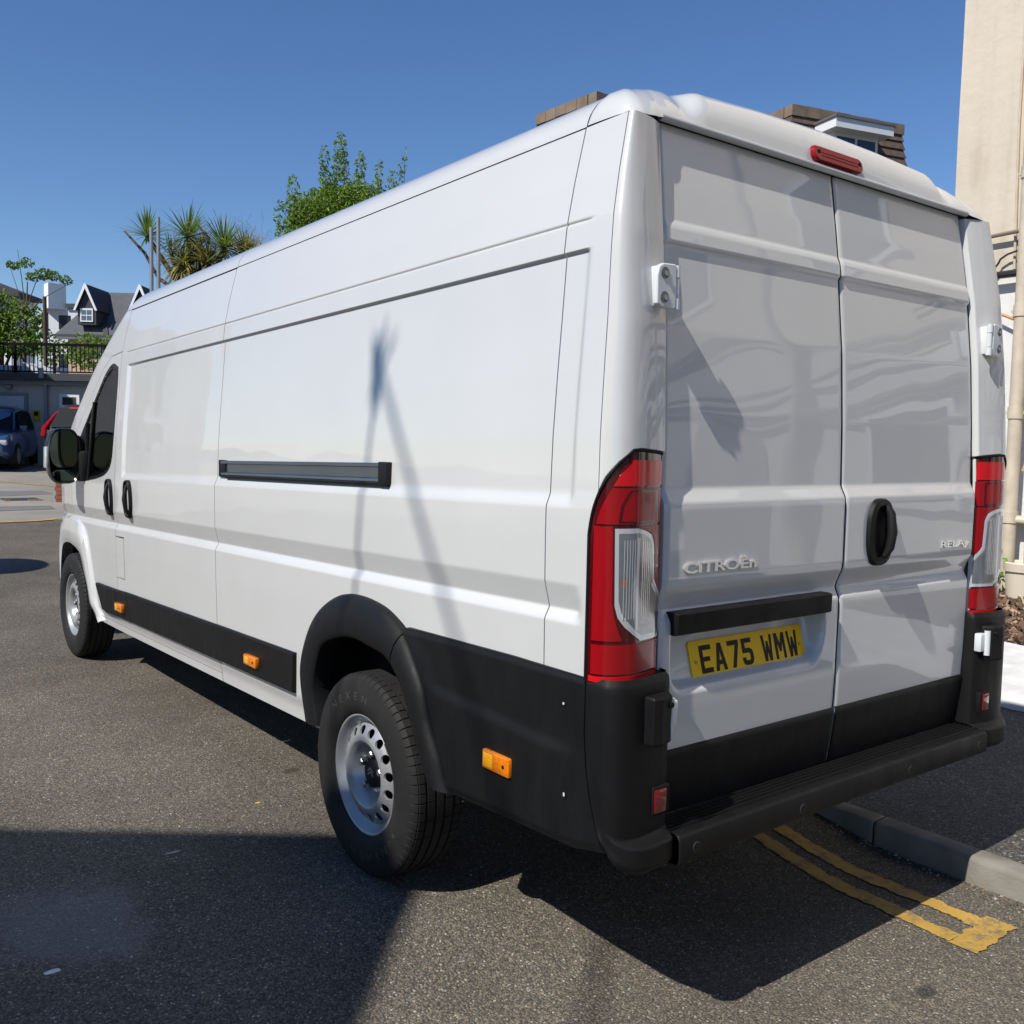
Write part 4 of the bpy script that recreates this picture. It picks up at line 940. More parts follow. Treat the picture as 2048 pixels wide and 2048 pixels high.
# ================================================================ ground
ROAD = asphalt('road_asphalt', 0.134, (1.10, 1.0, 0.86))
FOOT = asphalt('footway_asphalt', 0.092, (1.0, 1.0, 1.0), stone=105, wear=False)
KERBM = mat('kerb_concrete', (.20, .185, .16), .9, var=.38, vscale=5, bump=.002, bscale=90)
YEL = worn_paint('yellow_line_paint', (.50, .31, .06), (.12, .11, .09), 16, .36, .50)
FORE = mat('forecourt_concrete', (.24, .222, .19), .9, var=.22, vscale=.8, bump=.004, bscale=25, detail=8)
DIP = -.10
def gz(y): return .031*max(min(y, 70)-9, 0)+DIP*(1-float(sstep(.2, 1.0, y)))
ys = [-500, -60, -20, -8, 0, .2, .3, .4, .5, .6, .7, .8, .9, 1.0, 4, 8, 9, 10, 12, 15, 20, 30, 45, 70, 120, 600]; xs = [-600, -60, -12, -4, 0, .66, 4, 12, 60, 600]
tag(grid('road', np.array([[(x, y, gz(y)) for y in ys] for x in xs]), ROAD, flip=False), kind='structure')
ysf = [14.25, 15, 18, 22, 27, 33, 45]
tag(grid('forecourt', np.array([[(x, y+(.0 if i else .17*(x-.4)*.3), gz(y)+.005) for i, y in enumerate(ysf)] for x in (-30, -5, .4, 6, 40)]), FORE), kind='structure')
for nm, pts in (('forecourt_patch', [(-1.0, 15.6), (1.2, 15.9), (1.25, 16.5), (-1.0, 16.6)]), ('forecourt_patch', [(-.5, 18.7), (1.0, 18.5), (1.8, 18.8), (1.75, 19.6), (.9, 19.6), (.6, 20.2), (-.5, 20.4)])):
    tag(mesh(nm, [(x, y, gz(y)+.010) for x, y in pts], [tuple(range(len(pts)))], mat('patch_tarmac', (.15, .145, .14), .9, var=.15, vscale=3), smooth=False), kind='structure')
def line_strip(name, a, b, wd, z=.004, jit=.0045, m=YEL, n=None, fz=None):
    a, b = np.array(a), np.array(b); L = np.linalg.norm(b-a); d = (b-a)/L; p = np.array([-d[1], d[0]]); n = n or max(4, int(L/.008)); V = []; wk = [0.0, 0.0]
    for i in range(n+1):
        c = a+d*L*i/n
        for k_, s in enumerate((-1, 1)):
            wk[k_] = wk[k_]*.72+rng.normal(0, jit)*.8; q = c+p*s*(wd/2+wk[k_]); V.append((q[0], q[1], (gz(q[1]) if fz is None else fz)+z))
    return mesh(name, V, [(2*i, 2*i+1, 2*i+3, 2*i+2) for i in range(n)], m, smooth=False)
o = line_strip('yellow_line', (.405, -.222), (.445, .56), .077); tag(o, kind='structure')
o = line_strip('yellow_line', (.575, -.222), (.582, .56), .075); tag(o, kind='structure')
for x0, x1 in ((.445, .70), (.582, .47)): tag(line_strip('yellow_line', (x0, .56), (x0+.08, 3.0), .07, n=60), kind='structure')
o = line_strip('yellow_line', (.361, -.268), (.644, -.262), .094, z=.0045); tag(o, kind='structure')
tag(line_strip('yellow_line', (-6, 14.05), (.4, 14.2), .11, .012, .012, n=120), kind='structure'); tag(line_strip('yellow_line', (.4, 14.2), (5, 15.9), .11, .012, .012, n=120), kind='structure')
tag(line_strip('yellow_line', (-1.0, 26.2), (2.24, 20.57), .10, .012, .004, n=60), kind='structure'); tag(line_strip('yellow_line', (2.24, 20.57), (3.4, 18.5), .10, .012, .004, n=30), kind='structure')
tag(line_strip('yellow_line', (2.3, 25.8), (3.4, 24.7), .10, .012, .004, n=30), kind='structure')
mb = MB(); mb.box((.70, 17.55, gz(17.8)), (1.32, 18.1, gz(17.8)+.016), .004); mh = mb.obj('drain_cover', mat('cast_iron', (.05, .05, .052), .7), None); tag(mh, 'dark drain cover with yellow edges set in the forecourt', 'drain cover')
for x0, x1 in ((.70, .80), (1.10, 1.34)):
    mb = MB(); mb.box((x0, 17.48, gz(17.5)+.002), (x1, 17.60, gz(17.5)+.022)); mb.obj('painted_edge', YEL, mh)
# kerb, footway with a dropped crossing further on
def drop(y): return float(sstep(.78, 1.02, y))
kerb = empty('kerb', (.68, -2, 0)); tag(kerb, kind='structure')
yb = [.36-.915*k for k in range(7, -1, -1)]+[.36+.44, 1.04]+[1.04+.915*k for k in range(1, 9)]
for a, b in zip(yb[:-1], yb[1:]):
    KX = .214
    y = np.r_[a+.003, a+.008, np.linspace(a+.02, b-.02, 8), b-.008, b-.003]; P = []
    for i, q in enumerate(y):
        e = .004 if i in (0, len(y)-1) else 0; h = .003-.005*drop(q); j = .0015*math.sin(q*17)+.001*math.sin(q*41)
        P.append([(KX+.640+e+j, q, -.12), (KX+.640+e+j, q, h-.022-e), (KX+.644+e+j, q, h-.008-e), (KX+.655+j, q, h-e), (KX+.732, q, h-e), (KX+.738, q, h-.008-e), (KX+.738, q, -.12)])
    grid('kerb_stone', np.array(P), KERBM, kerb, flip=False, sharp=50)
ysp = np.r_[-40, -12, np.linspace(-6, .7, 20), np.linspace(.78, 1.05, 8), np.linspace(1.3, 9, 14), 14]
P = np.array([[(x, y, -.003+.012*drop(y)+.05*max(0, min(1, (x-.95)/2))) for y in ysp] for x in np.r_[.949, np.linspace(1.05, 2.95, 10)]])
tag(grid('footway', P, FOOT, None), kind='structure')
# grit, leaves and crumbs along the kerb
GV = [mat('grit_pale', (.45, .40, .32), .9), mat('grit_orange', (.30, .14, .05), .9), mat('grit_dark', (.10, .09, .08), .9)]
for k, m in enumerate(GV):
    mb = MB()
    for i in range((150, 50, 110)[k]):
        y = rng.uniform(-1.6, .6) if rng.random() < .7 else rng.uniform(-.7, -.25); x = .846-abs(rng.normal(0, .035 if y > -.3 else .07)); r = rng.uniform(.0015, .0055)
        if x < .71 and rng.random() < .5: continue
        a = rng.uniform(0, 6.28); mb.obox((x, y, gz(y)+r*.6), (r*math.cos(a), r*math.sin(a), 0), (-r*.7*math.sin(a), r*.7*math.cos(a), .2*r), (0, -.15*r, r*.55))
    tag(mb.obj('kerbside_grit', m, None, smooth=False), 'loose grit and leaf crumbs lying in the gutter by the kerb', 'grit', kind='stuff')
mb = MB()
for i in range(420):
    x, y = rng.uniform(-2.6, .55), rng.uniform(-.6, 4.0); r = rng.uniform(.001, .0035); a = rng.uniform(0, 6.28)
    mb.obox((x, y, gz(y)+r*.4), (r*math.cos(a), r*math.sin(a), 0), (-r*.8*math.sin(a), r*.8*math.cos(a), 0), (0, 0, r*.5))
tag(mb.obj('road_grit', GV[0], None, smooth=False), 'tiny pale stones scattered over the road', 'grit', kind='stuff')

# ================================================================ right-hand building, planting bed
CREAM = streaked('cream_render', (.60, .525, .42))
WHITER = mat('white_render', (.66, .65, .63), .8, var=.07, vscale=3, bump=.004, bscale=20)
PIPE = mat('cream_pipe', (.54, .465, .355), .5, var=.14, vscale=9)
WX = 6.0
UPVC_ = mat('white_upvc', (.74, .75, .76), .35); PANE_ = mat('window_dark', (.02, .026, .032), .05, spec=.7)
bld = empty('cream_building', (WX+3, -2, 0)); tag(bld, 'tall cream rendered building with drainpipes at the right edge', 'building')
# slightly uneven rendered wall faces
def wall_face(name, m, x, y0, y1, z0, z1, par, amp=.006):
    Y, Z_ = np.meshgrid(np.linspace(y0, y1, 60), np.linspace(z0, z1, 50), indexing='ij')
    n = amp*(np.sin(Y*2.3+Z_*1.1)+np.sin(Y*1.1-Z_*2.7+1)+.5*np.sin(Y*6.1+Z_*4.3))
    return grid(name, np.stack([x+n*.5, Y, Z_], -1), m, par, flip=True)
wall_face('wall', CREAM, WX-.02, -9.0, 2.905, 3.06, 9.5, bld)
wall_face('wall', WHITER, WX, -9.0, 2.90, -.1, 3.075, bld)
mb = MB(); mb.box((WX+.012, -9.0, -.1), (WX+7, 2.895, 9.49)); mb.obj('building_core', CREAM, bld, smooth=False)
mb = MB(); mb.box((WX-.02, -9, 9.5), (WX+7, 2.95, 9.62)); mb.obj('parapet', CREAM, bld, smooth=False)
def pipe(name, pts, r, par, collars=(), m=PIPE, n=16):
    mb = MB(); mb.tube(pts, r, n); p = mb.obj(name, m, par)
    for z in collars:
        mb = MB(); mb.tube([(pts[0][0], pts[0][1], z-.05), (pts[0][0], pts[0][1], z+.05)], r*1.16, n); mb.obj('pipe_collar', m, p)
        mb = MB(); mb.box((pts[0][0], pts[0][1]-r*1.6, z-.012), (WX-.0, pts[0][1]+r*1.6, z+.012)); mb.obj('pipe_bracket', m, p)
    return p
pipe('soil_pipe', [(WX-.14, 2.20, .25), (WX-.14, 2.20, 9.4)], .056, bld, (.95, 1.85, 2.72, 3.88, 6.2))
for y0, y1, r in ((2.33, 2.36, .012), (2.28, 2.27, .010)):
    mb = MB(); mb.tube([(WX-.035, y0, 3.1), (WX-.035, y1, 4.3), (WX-.035, y1-.02, 9.3)], r, 8); mb.obj('cable', PIPE, bld)
pipe('waste_pipe', [(WX-.13, 2.60, .95), (WX-.13, 2.06, .93), (WX-.13, 2.03, .88), (WX-.13, 2.03, .42)], .036, bld)
pipe('waste_pipe', [(WX-.12, 2.10, 1.92), (WX-.12, 1.8, 1.96), (WX-.12, 1.2, 2.0)], .045, bld)
GUL = mat('gully_cream', (.62, .55, .43), .55)
mb = MB()
v_, f_ = lathe([(0, .13), (0, .135), (.26, .150), (.262, .165), (.33, .170), (.34, .160), (.33, .150), (.27, .14)], 28); mb.add([(WX-.20+b, 2.02+c, .24+a) for a, b, c in v_], f_); mb.obj('gully_pot', GUL, bld)
bk = mat('cable_black', (.02, .02, .02), .6)
for pts, r, m in (([(WX-.05, 2.95, 3.36), (WX-.09, 2.5, 3.40), (WX-.08, 1.2, 3.44), (WX-.08, -3, 3.5)], .018, mat('cable_dirty', (.20, .16, .12), .8)), ([(WX-.06, 2.95, 3.06), (WX-.08, 2.5, 3.12), (WX-.08, 2.28, 3.25), (WX-.1, 1.0, 3.4)], .009, bk), ([(WX-.05, 2.92, 2.98), (WX-.1, 2.6, 3.03), (WX-.09, 2.2, 3.06), (WX-.09, -2, 3.1)], .030, bk), ([(WX-.05, 2.94, 2.92), (WX-.07, 2.6, 2.80), (WX-.1, 2.28, 2.66)], .013, mat('cable_orange', (.50, .26, .09), .6)), ([(WX-.10, 2.06, 2.9), (WX-.12, 2.08, 2.3), (WX-.14, 2.02, 1.7), (WX-.16, 2.10, 1.35)], .016, mat('hose_tan', (.48, .33, .16), .6))):
    q = catmull(pts, 20); mb = MB(); mb.tube([tuple(p) for p in q], r, 8); mb.obj('cable', m, bld)
vc = (WX-.02, 2.83, 2.42); mb = MB(); mb.box((vc[0]-.03, vc[1]-.11, vc[2]-.11), (vc[0]+.02, vc[1]+.11, vc[2]+.11), .008); vt = mb.obj('wall_vent', mat('vent_plastic', (.55, .50, .40), .5), bld)
mb = MB(); mb.tube([(vc[0]-.031, vc[1], vc[2]), (vc[0]-.034, vc[1], vc[2])], .075, 24); mb.obj('vent_opening', SEAL, vt)
# the rest of this wall, as mirrored in the rear doors: pipes, cables, an arched doorway, windows
for y in (-2.1, -4.4, -6.6): pipe('soil_pipe', [(WX-.14, y, .2), (WX-.14, y, 9.3)], .06, bld, (1.0, 2.6, 4.4))
for k, z in enumerate((2.15, 2.42, 2.7, 3.2)):
    q = catmull([(WX-.10, -8.5+1.9*i, z+.10*math.sin(i*1.7+k*1.3)) for i in range(6)], 40); mb = MB(); mb.tube([tuple(p) for p in q], (.035, .05, .028, .04)[k], 8); mb.obj('cable', mat('lead_grey', (.16, .155, .15), .7), bld)
arch = [(-5.9, 0), (-5.9, 1.75)]+[(-5.35+.55*math.cos(t), 1.75+.45*math.sin(t)) for t in np.linspace(math.pi, 0, 10)][1:-1]+[(-4.8, 1.75), (-4.8, 0)]
mb = MB(); mb.prism(arch, WX-.06, WX+.02, 'x'); mb.obj('arched_door', mat('door_dark', (.16, .16, .165), .5), bld, smooth=False, fix=True)
for y0, z0 in ((-3.6, 1.0), (-7.9, 1.0), (-3.8, 4.2), (-6.2, 4.2)):
    mb = MB(); mb.box((WX-.07, y0, z0), (WX+.01, y0+1.0, z0+1.3)); f_ = mb.obj('window', UPVC_, bld, smooth=False); mb = MB(); mb.box((WX-.085, y0+.08, z0+.08), (WX-.068, y0+.92, z0+1.22)); mb.obj('pane', PANE_, f_, smooth=False)
mb = MB(); mb.box((WX-.22, -1.4, .9), (WX+.01, -.95, 1.5), .02); mb.obj('meter_box', UPVC_, bld)
# low white painted edging and mulch bed
WPAINT = mat('white_painted_concrete', (.60, .60, .59), .8, var=.16, vscale=6, bump=.010, bscale=9)
Y, T_ = np.meshgrid(np.linspace(-6, 3.4, 90), np.arange(8), indexing='ij')
ex = [(2.93, .0), (2.94, .07), (2.97, .115), (3.06, .13), (3.5, .14), (4.20, .155), (4.30, .15), (4.32, .0)]
P = np.array([[(ex[j][0]+.012*math.sin(y*5+j)+.008*math.sin(y*13+2*j), y, ex[j][1]+.008*math.sin(y*7+j*1.7)) for j in range(8)] for y in np.linspace(-6, 3.4, 90)])
eg = grid('painted_edging', P, WPAINT, None, flip=False, sharp=60); tag(eg, 'low white painted concrete edging in front of the mulch bed', 'edging')
P = np.array([[(x, y, .12+.16*(x-4.3)/1.7+.015*math.sin(x*7+y*5)) for y in np.linspace(-6, 3.4, 40)] for x in np.linspace(4.3, 6.0, 12)])
tag(grid('flower_bed', P, mat('soil', (.06, .042, .03), .95, var=.3, vscale=20, bump=.01, bscale=40), None), kind='structure')
MU = [mat('bark_dark', (.07, .042, .028), .9), mat('bark_brown', (.17, .10, .06), .9), mat('bark_pale', (.36, .25, .16), .9)]
for k, m in enumerate(MU):
    mb = MB()
    for i in range((1500, 1300, 550)[k]):
        x = rng.uniform(4.32, 5.95); y = rng.uniform(-.6, 3.3); z = .135+.16*(x-4.3)/1.7+rng.uniform(0, .03); a, t = rng.uniform(0, 6.28), rng.normal(0, .5); l = rng.uniform(.012, .04); wd = l*rng.uniform(.3, .6)
        d = Vector((math.cos(a)*math.cos(t), math.sin(a)*math.cos(t), math.sin(t))); q = d.orthogonal().normalized(); r_ = d.cross(q)
        mb.obox((x, y, z), d*l, q*wd, r_*wd*.35)
    tag(mb.obj('bark_mulch', m, None, smooth=False), 'brown bark chippings covering the bed by the wall', 'mulch', kind='stuff')
def leaf_cloud(cent, n, size, spread, mats_par, name, parent, dirbias=(0, 0, .6), aspect=.45, seed=1):
    r_ = np.random.default_rng(seed); V = []; F = []
    for i in range(n):
        c = cent(r_); d = Vector(r_.normal(0, 1, 3))+Vector(dirbias); d.normalize(); q = Vector(r_.normal(0, 1, 3)); q = (q-d*q.dot(d)).normalized(); l = size*r_.uniform(.6, 1.3); w_ = l*aspect
        p = Vector(c); k = len(V); nrm = d.cross(q)*l*.12
        V += [tuple(p-d*l*.5), tuple(p+q*w_*.5+nrm), tuple(p+d*l*.5), tuple(p-q*w_*.5+nrm)]; F.append((k, k+1, k+2, k+3))
    return mesh(name, V, F, mats_par, parent, smooth=False)
def leafmat(name, col, var=.45, vs=3.0):
    m = mat(name, col, .5, var=var, vscale=vs, spec=.4); n = m.node_tree; b = n.nodes['Principled BSDF']
    tr = n.nodes.new('ShaderNodeBsdfTranslucent'); tr.inputs[0].default_value = (col[0]*1.6, col[1]*1.8, col[2]*.8, 1)
    mx = n.nodes.new('ShaderNodeMixShader'); mx.inputs[0].default_value = .28; n.links.new(b.outputs[0], mx.inputs[1]); n.links.new(tr.outputs[0], mx.inputs[2]); n.links.new(mx.outputs[0], n.nodes['Material Output'].inputs[0])
    return m
LG = leafmat('leaf_weed', (.16, .30, .05))
wd_ = empty('weed_plant', (5.66, 2.33, .26)); tag(wd_, 'small green weed growing beside the gully pot', 'plant')
mb = MB()
for k in range(7): a = k*.9; mb.tube([(5.66+.04*math.cos(a), 2.33+.04*math.sin(a), .25), (5.66+.10*math.cos(a), 2.33+.10*math.sin(a), .62+.05*(k % 3))], .005, 5)
mb.obj('stem', LG, wd_)
leaf_cloud(lambda r: (5.66+r.normal(0, .07), 2.33+r.normal(0, .07), r.uniform(.30, .72)), 260, .06, 0, LG, 'foliage', wd_, aspect=.6)

# ================================================================ building with the mansard roof behind the van
TILE = mat('brown_tile', (.115, .075, .055), .85, var=.35, vscale=7)
TILET = mat('ridge_tile', (.20, .145, .10), .85, var=.35, vscale=3)
BRK = mat('cream_brick', (.36, .27, .19), .9, var=.15, vscale=10)
UPVC = mat('white_upvc', (.74, .75, .76), .35); PANE = mat('window_dark', (.02, .026, .032), .05, spec=.7)
mans = empty('mansard_building', (14, 14, 0)); tag(mans, 'brown tiled mansard roof with a white dormer window, seen over the van', 'building')
def mansard(x0, y0, x1, y1, zt, zb_, par, lean=.14, n=16):
    h = zt-zb_
    mb = MB(); mb.box((x0-.45*lean*3, y0-.45*lean*3, 0), (x1+.4, y1, zb_)); mb.obj('wall', BRK, par, smooth=False)
    for k in range(n):
        za, zc = zt-.16-(h-.16)*k/n, zt-.16-(h-.16)*(k+1)/n
        oa, ob = lean*(zt-za), lean*(zt-zc)
        mb = MB()
        mb.v += [(x0-oa, y0-oa, za), (x1+oa*.7, y0-oa, za), (x1+oa*.7, y1, za), (x0-oa, y1, za), (x0-ob-.03, y0-ob-.03, zc), (x1+ob*.7+.03, y0-ob-.03, zc), (x1+ob*.7+.03, y1, zc), (x0-ob-.03, y1, zc), (x0-ob, y0-ob, zc-.001), (x1+ob*.7, y0-ob, zc-.001), (x1+ob*.7, y1, zc-.001), (x0-ob, y1, zc-.001)]
        mb.f += [(0, 1, 5, 4), (1, 2, 6, 5), (3, 0, 4, 7), (2, 3, 7, 6), (4, 5, 9, 8), (5, 6, 10, 9), (7, 4, 8, 11)]
        mb.obj('tile_course', TILE, par, smooth=False)
    L = x1-x0; m_ = int(L/.30)
    for k in range(m_):
        a = x0-.06+(L+.12)*k/m_; mb = MB(); mb.box((a+.004, y0-.07, zt-.20+.006*(k % 3)), (a+(L+.12)/m_-.004, y0+.16, zt+.006*(k % 2))); mb.obj('ridge_tile', TILET, par, smooth=False)
    L = y1-y0; m_ = int(L/.30)
    for k in range(m_):
        a = y0+.17+(L-.17)*k/m_; mb = MB(); mb.box((x0-.07, a+.004, zt-.20+.006*(k % 3)), (x0+.16, a+(L-.17)/m_-.004, zt+.006*(k % 2))); mb.obj('ridge_tile', TILET, par, smooth=False)
    mb = MB(); mb.box((x0+.05, y0+.05, zt-.3), (x1-.05, y1, zt-.05)); mb.obj('flat_roof', mat('roof_felt', (.12, .12, .12), .9), par, smooth=False)
MA = empty('roof_wing', (12.95, 9.95, 0), R(-14.9), mans)
def in_wing(fn):
    before = set(mans.children); fn(); new = [o for o in mans.children if o not in before and o is not MA]
    Mx = Matrix.Translation((12.95, 9.95, 0)) @ Matrix.Rotation(R(-14.9), 4, 'Z') @ Matrix.Translation((-12.95, -9.95, 0))
    for o in new: o.data.transform(Mx)
in_wing(lambda: mansard(12.95, 9.95, 15.62, 15, 8.0, 5.2, mans))
mansard(9.7, 11.9, 12.2, 13.6, 8.0, 5.2, mans)
bpy.data.objects.remove(MA)
def dormer_():
    felt = MATS['roof_felt']
    mb = MB(); mb.box((13.45, 9.30, 7.50), (14.85, 10.3, 7.68)); mb.obj('dormer_fascia', UPVC, mans, smooth=False)
    mb = MB(); mb.box((13.62, 9.55, 6.3), (14.70, 10.4, 7.50)); mb.obj('dormer_cheek', UPVC, mans, smooth=False)
    mb = MB(); mb.box((13.42, 9.27, 7.68), (14.88, 10.4, 7.72)); mb.obj('dormer_roof', felt, mans, smooth=False)
    for a, b in ((13.70, 14.12), (14.20, 14.62)):
        mb = MB(); mb.box((a, 9.53, 6.4), (b, 9.555, 7.42)); mb.obj('pane', PANE, mans, smooth=False)
in_wing(dormer_)
# ================================================================ far left: garage, cars, houses
RZ = YAW
def thing(name, label, cat, loc, rz=RZ, group=None): return tag(empty(name, loc, rz), label, cat, group)
def lb(par, name, m, a, b, bev=0): mb = MB(); mb.box(a, b, bev); return lmesh(name, mb.v, mb.f, m, par, smooth=bev > 0)
GW = mat('garage_render', (.50, .48, .44), .85, var=.08, vscale=3); GD = mat('garage_fascia', (.045, .05, .06), .6); GBND = mat('garage_band', (.26, .27, .29), .7)
gar = thing('garage_block', 'low white rendered garage with a dark fascia behind the parked cars', 'building', (2.59, 28.59, .6))
lb(gar, 'wall', GW, (-6, .06, -.6), (10, 6, 2.36)); lb(gar, 'fascia', GD, (-6, -.25, 2.36), (10, 6, 2.56)); lb(gar, 'fascia', GBND, (-6, -.10, 2.24), (10, .2, 2.357))
lb(gar, 'roller_door', mat('door_white', (.62, .64, .66), .5), (-2.0, .02, -.6), (.66, .07, 1.93)); lb(gar, 'door_frame', GBND, (.66, .0, -.6), (.76, .08, 2.02)); lb(gar, 'door_frame', GBND, (-2.0, .0, 1.93), (.66, .08, 2.02))
for a in (1.66, 2.72):
    f_ = lb(gar, 'window', UPVC, (a, -.01, 1.62), (a+.56, .07, 2.0)); mb = MB(); mb.box((a+.09, -.02, 1.70), (a+.47, -.008, 1.92)); lmesh('pane', mb.v, mb.f, PANE, f_, smooth=False)
mb = MB(); mb.tube([(1.30, -.06, -.55), (1.30, -.06, 2.4)], .05, 10); mb.tube([(1.30, -.30, 2.42), (1.30, -.30, 2.70)], .07, 8); lmesh('downpipe', mb.v, mb.f, GBND, gar)
lb(gar, 'flood_lamp', GBND, (.20, -.12, 2.12), (.34, .06, 2.22), .01)
sg = lb(gar, 'warning_sign', mat('sign_yellow', (.62, .42, .02), .5), (.90, .02, 1.25), (1.08, .058, 1.55)); lb(sg, 'printed_notice', SEAL, (.93, .014, 1.38), (1.05, .021, 1.50))
sk = thing('roof_skylight', 'white framed skylight on the garage roof behind the railings', 'skylight', (2.75, 29.3, 3.17)); lb(sk, 'frame', UPVC, (-1.5, 0, 0), (.6, 1.2, .25)); mb = MB(); mb.prism([(.6, 0), (1.4, 0), (.6, .36)], 0, 1.2, 'y'); lmesh('sloping_end', mb.v, mb.f, UPVC, sk, smooth=False)
fen = thing('roof_railing', 'black metal railing along the garage roof edge', 'railing', (2.71, 29.21, 3.17)); FB = mat('railing_black', (.008, .008, .009), .9, spec=.1)
lb(fen, 'top_rail', FB, (-3, -.03, .82), (6, .03, .89)); lb(fen, 'bottom_rail', FB, (-3, -.02, .06), (6, .02, .10))
for a in (-2.6, -1.3, .42, 1.55, 3.0, 4.4, 5.8): lb(fen, 'post', FB, (a-.03, -.03, -.02), (a+.03, .03, .82))
for k in range(72):
    a = -2.95+k*.122; lb(fen, 'bar', FB, (a-.010, -.010, .10), (a+.010, .010, .82))
# cars
CPANE = mat('car_glass', (.010, .012, .015), .5, spec=.06)
def car(name, label, loc, rz, body, rear_lamps=True, L=4.4, W=1.80, H=1.62):
    c = thing(name, label, 'car', loc, rz); hw = W/2; hl = L/2; s_ = []
    st = [(-hl, .42, .86, .80), (-hl+.05, .30, .98, .93), (-hl+.35, .24, 1.02, 1.0), (-.9, .22, 1.0, 1.0), (.5, .22, .98, 1.0), (1.1, .23, .97, .99), (hl-.45, .26, .88, .96), (hl-.12, .30, .74, .88), (hl, .40, .62, .78)]
    ring = [(-.86, 0), (-.97, .12), (-1.0, .35), (-1.0, .62), (-.97, .85), (-.90, 1.0), (-.5, 1.03), (0, 1.04)]; ring = ring+[(-a, b) for a, b in ring[-2::-1]]
    P = np.array([[(a*hw*k, y, z0+b*(z1-z0)) for a, b in ring] for y, z0, z1, k in st]); n = P.shape[1]
    mb = MB(); V = P.reshape(-1, 3); F = [(i*n+j, i*n+j+1, (i+1)*n+j+1, (i+1)*n+j) for i in range(len(st)-1) for j in range(n-1)]+[tuple(range(n)), tuple((len(st)-1)*n+j for j in range(n))]
    lmesh('body', V, F, body, c, sharp=40)
    # greenhouse
    gb = [(-hl+.12, 1.0), (1.15, .98)]; gt = [(-hl+.55, H-.02), (-.2, H+.02), (.28, H-.05)]
    st2 = [(-hl+.12, 1.0, .86, 1.0), (-hl+.50, H-.10, .74, 1.0), (-hl+.75, H-.01, .70, 1.0), (-.3, H+.02, .70, 1.0), (.30, H-.06, .70, 1.0), (.55, H-.16, .74, 1.0), (1.18, .98, .86, 1.0)]
    P = np.array([[(-hw*.92, y, .97), (-hw*k, y, max(.98, z-.05)), (-hw*k*.85, y, z), (0, y, z+.02), (hw*k*.85, y, z), (hw*k, y, max(.98, z-.05)), (hw*.92, y, .97)] for y, z, k, _ in st2])
    grid('cabin', P, body, None, sharp=30).parent = c
    for sx in (-1, 1):
        V = [(sx*hw*.915, -hl+.62, 1.02), (sx*hw*.915, .95, 1.02), (sx*hw*.76, .40, H-.16), (sx*hw*.735, -.3, H-.08), (sx*hw*.76, -hl+.72, H-.14)]; lmesh('side_window', [(x*1.012, y, z) for x, y, z in V], [tuple(range(5))], CPANE, c, smooth=False)
        mb = MB(); mb.box((sx*hw*1.02-.09, .72, .98), (sx*hw*1.02+.09, .86, 1.12), .03); lmesh('wing_mirror', mb.v, mb.f, body, c)
        mb = MB(); mb.box((sx*hw*.70-.17, hl-.22, .60), (sx*hw*.70+.17, hl-.04, .74), .04); lmesh('headlamp', mb.v, mb.f, CLEARL, c)
        if rear_lamps:
            mb = MB(); mb.tube([(sx*hw*.93, -hl+.04, .82), (sx*hw*.92, -hl+.08, 1.02), (sx*hw*.80, -hl+.38, 1.36), (sx*hw*.74, -hl+.50, 1.48)], [.075, .07, .04, .025], 8); lmesh('rear_lamp', mb.v, mb.f, RED, c)
    lmesh('rear_window', [(-hw*.80, -hl+.10, 1.06), (hw*.80, -hl+.10, 1.06), (hw*.68, -hl+.46, H-.10), (-hw*.68, -hl+.46, H-.10)], [(0, 1, 2, 3)], CPANE, c, smooth=False)
    lmesh('windscreen', [(-hw*.84, 1.17, 1.01), (hw*.84, 1.17, 1.01), (hw*.68, .50, H-.13), (-hw*.68, .50, H-.13)], [(0, 1, 2, 3)], CPANE, c, smooth=False)
    lb(c, 'number_plate', PLATEY, (-.26, -hl-.012, .78), (.26, -hl+.06, .89)); lb(c, 'rear_spoiler_lamp', REDB, (-.35, -hl+.44, H-.12), (.35, -hl+.52, H-.08)); lb(c, 'lower_bumper', PLAST, (-hw*.9, -hl-.01, .30), (hw*.9, -hl+.15, .52), .03); lb(c, 'front_grille', PLAST, (-hw*.6, hl-.12, .36), (hw*.6, hl-.0, .52), .02)
    for sx in (-1, 1):
        for y in (-hl+.85, hl-.88):
            mb = MB(); mb.tube([(sx*(hw-.20), y, .33), (sx*(hw+.005), y, .33)], .33, 24); t_ = lmesh('wheel', mb.v, mb.f, RUBBER, c); mb = MB(); mb.tube([(sx*(hw+.004), y, .33), (sx*(hw+.012), y, .33)], .21, 20); lmesh('alloy_rim', mb.v, mb.f, STEEL, t_)
    return c
car('blue_car', 'dark blue car cut off by the left picture edge', (2.15, 27.3, .57), RZ+math.pi+R(16), mat('blue_paint', (.03, .065, .16), .3, coat=1.0), rear_lamps=False)
car('dark_car', 'dark grey car with tall red rear lamps behind the van mirror', (5.0, 26.05, .60), RZ-R(4), mat('dark_paint', (.02, .022, .026), .4, coat=.3), H=1.66)
pier = thing('brick_pier', 'short brick pier with a white notice below the van mirror', 'pier', (1.56, 17.05, .24)); BR = mat('red_brick', (.22, .075, .04), .9, var=.3, vscale=9)
for k in range(9):
    for j in range(2): lb(pier, 'brick', BR, (-.11+.23*j-.02*(k % 2), 0, k*.075), (.11+.23*j-.02*(k % 2), .22, k*.075+.065))
lb(pier, 'mortar', KERBM, (-.10, .01, 0), (.30, .21, .67)); lb(pier, 'notice', UPVC, (.06, -.02, .18), (.40, -.004, .62))
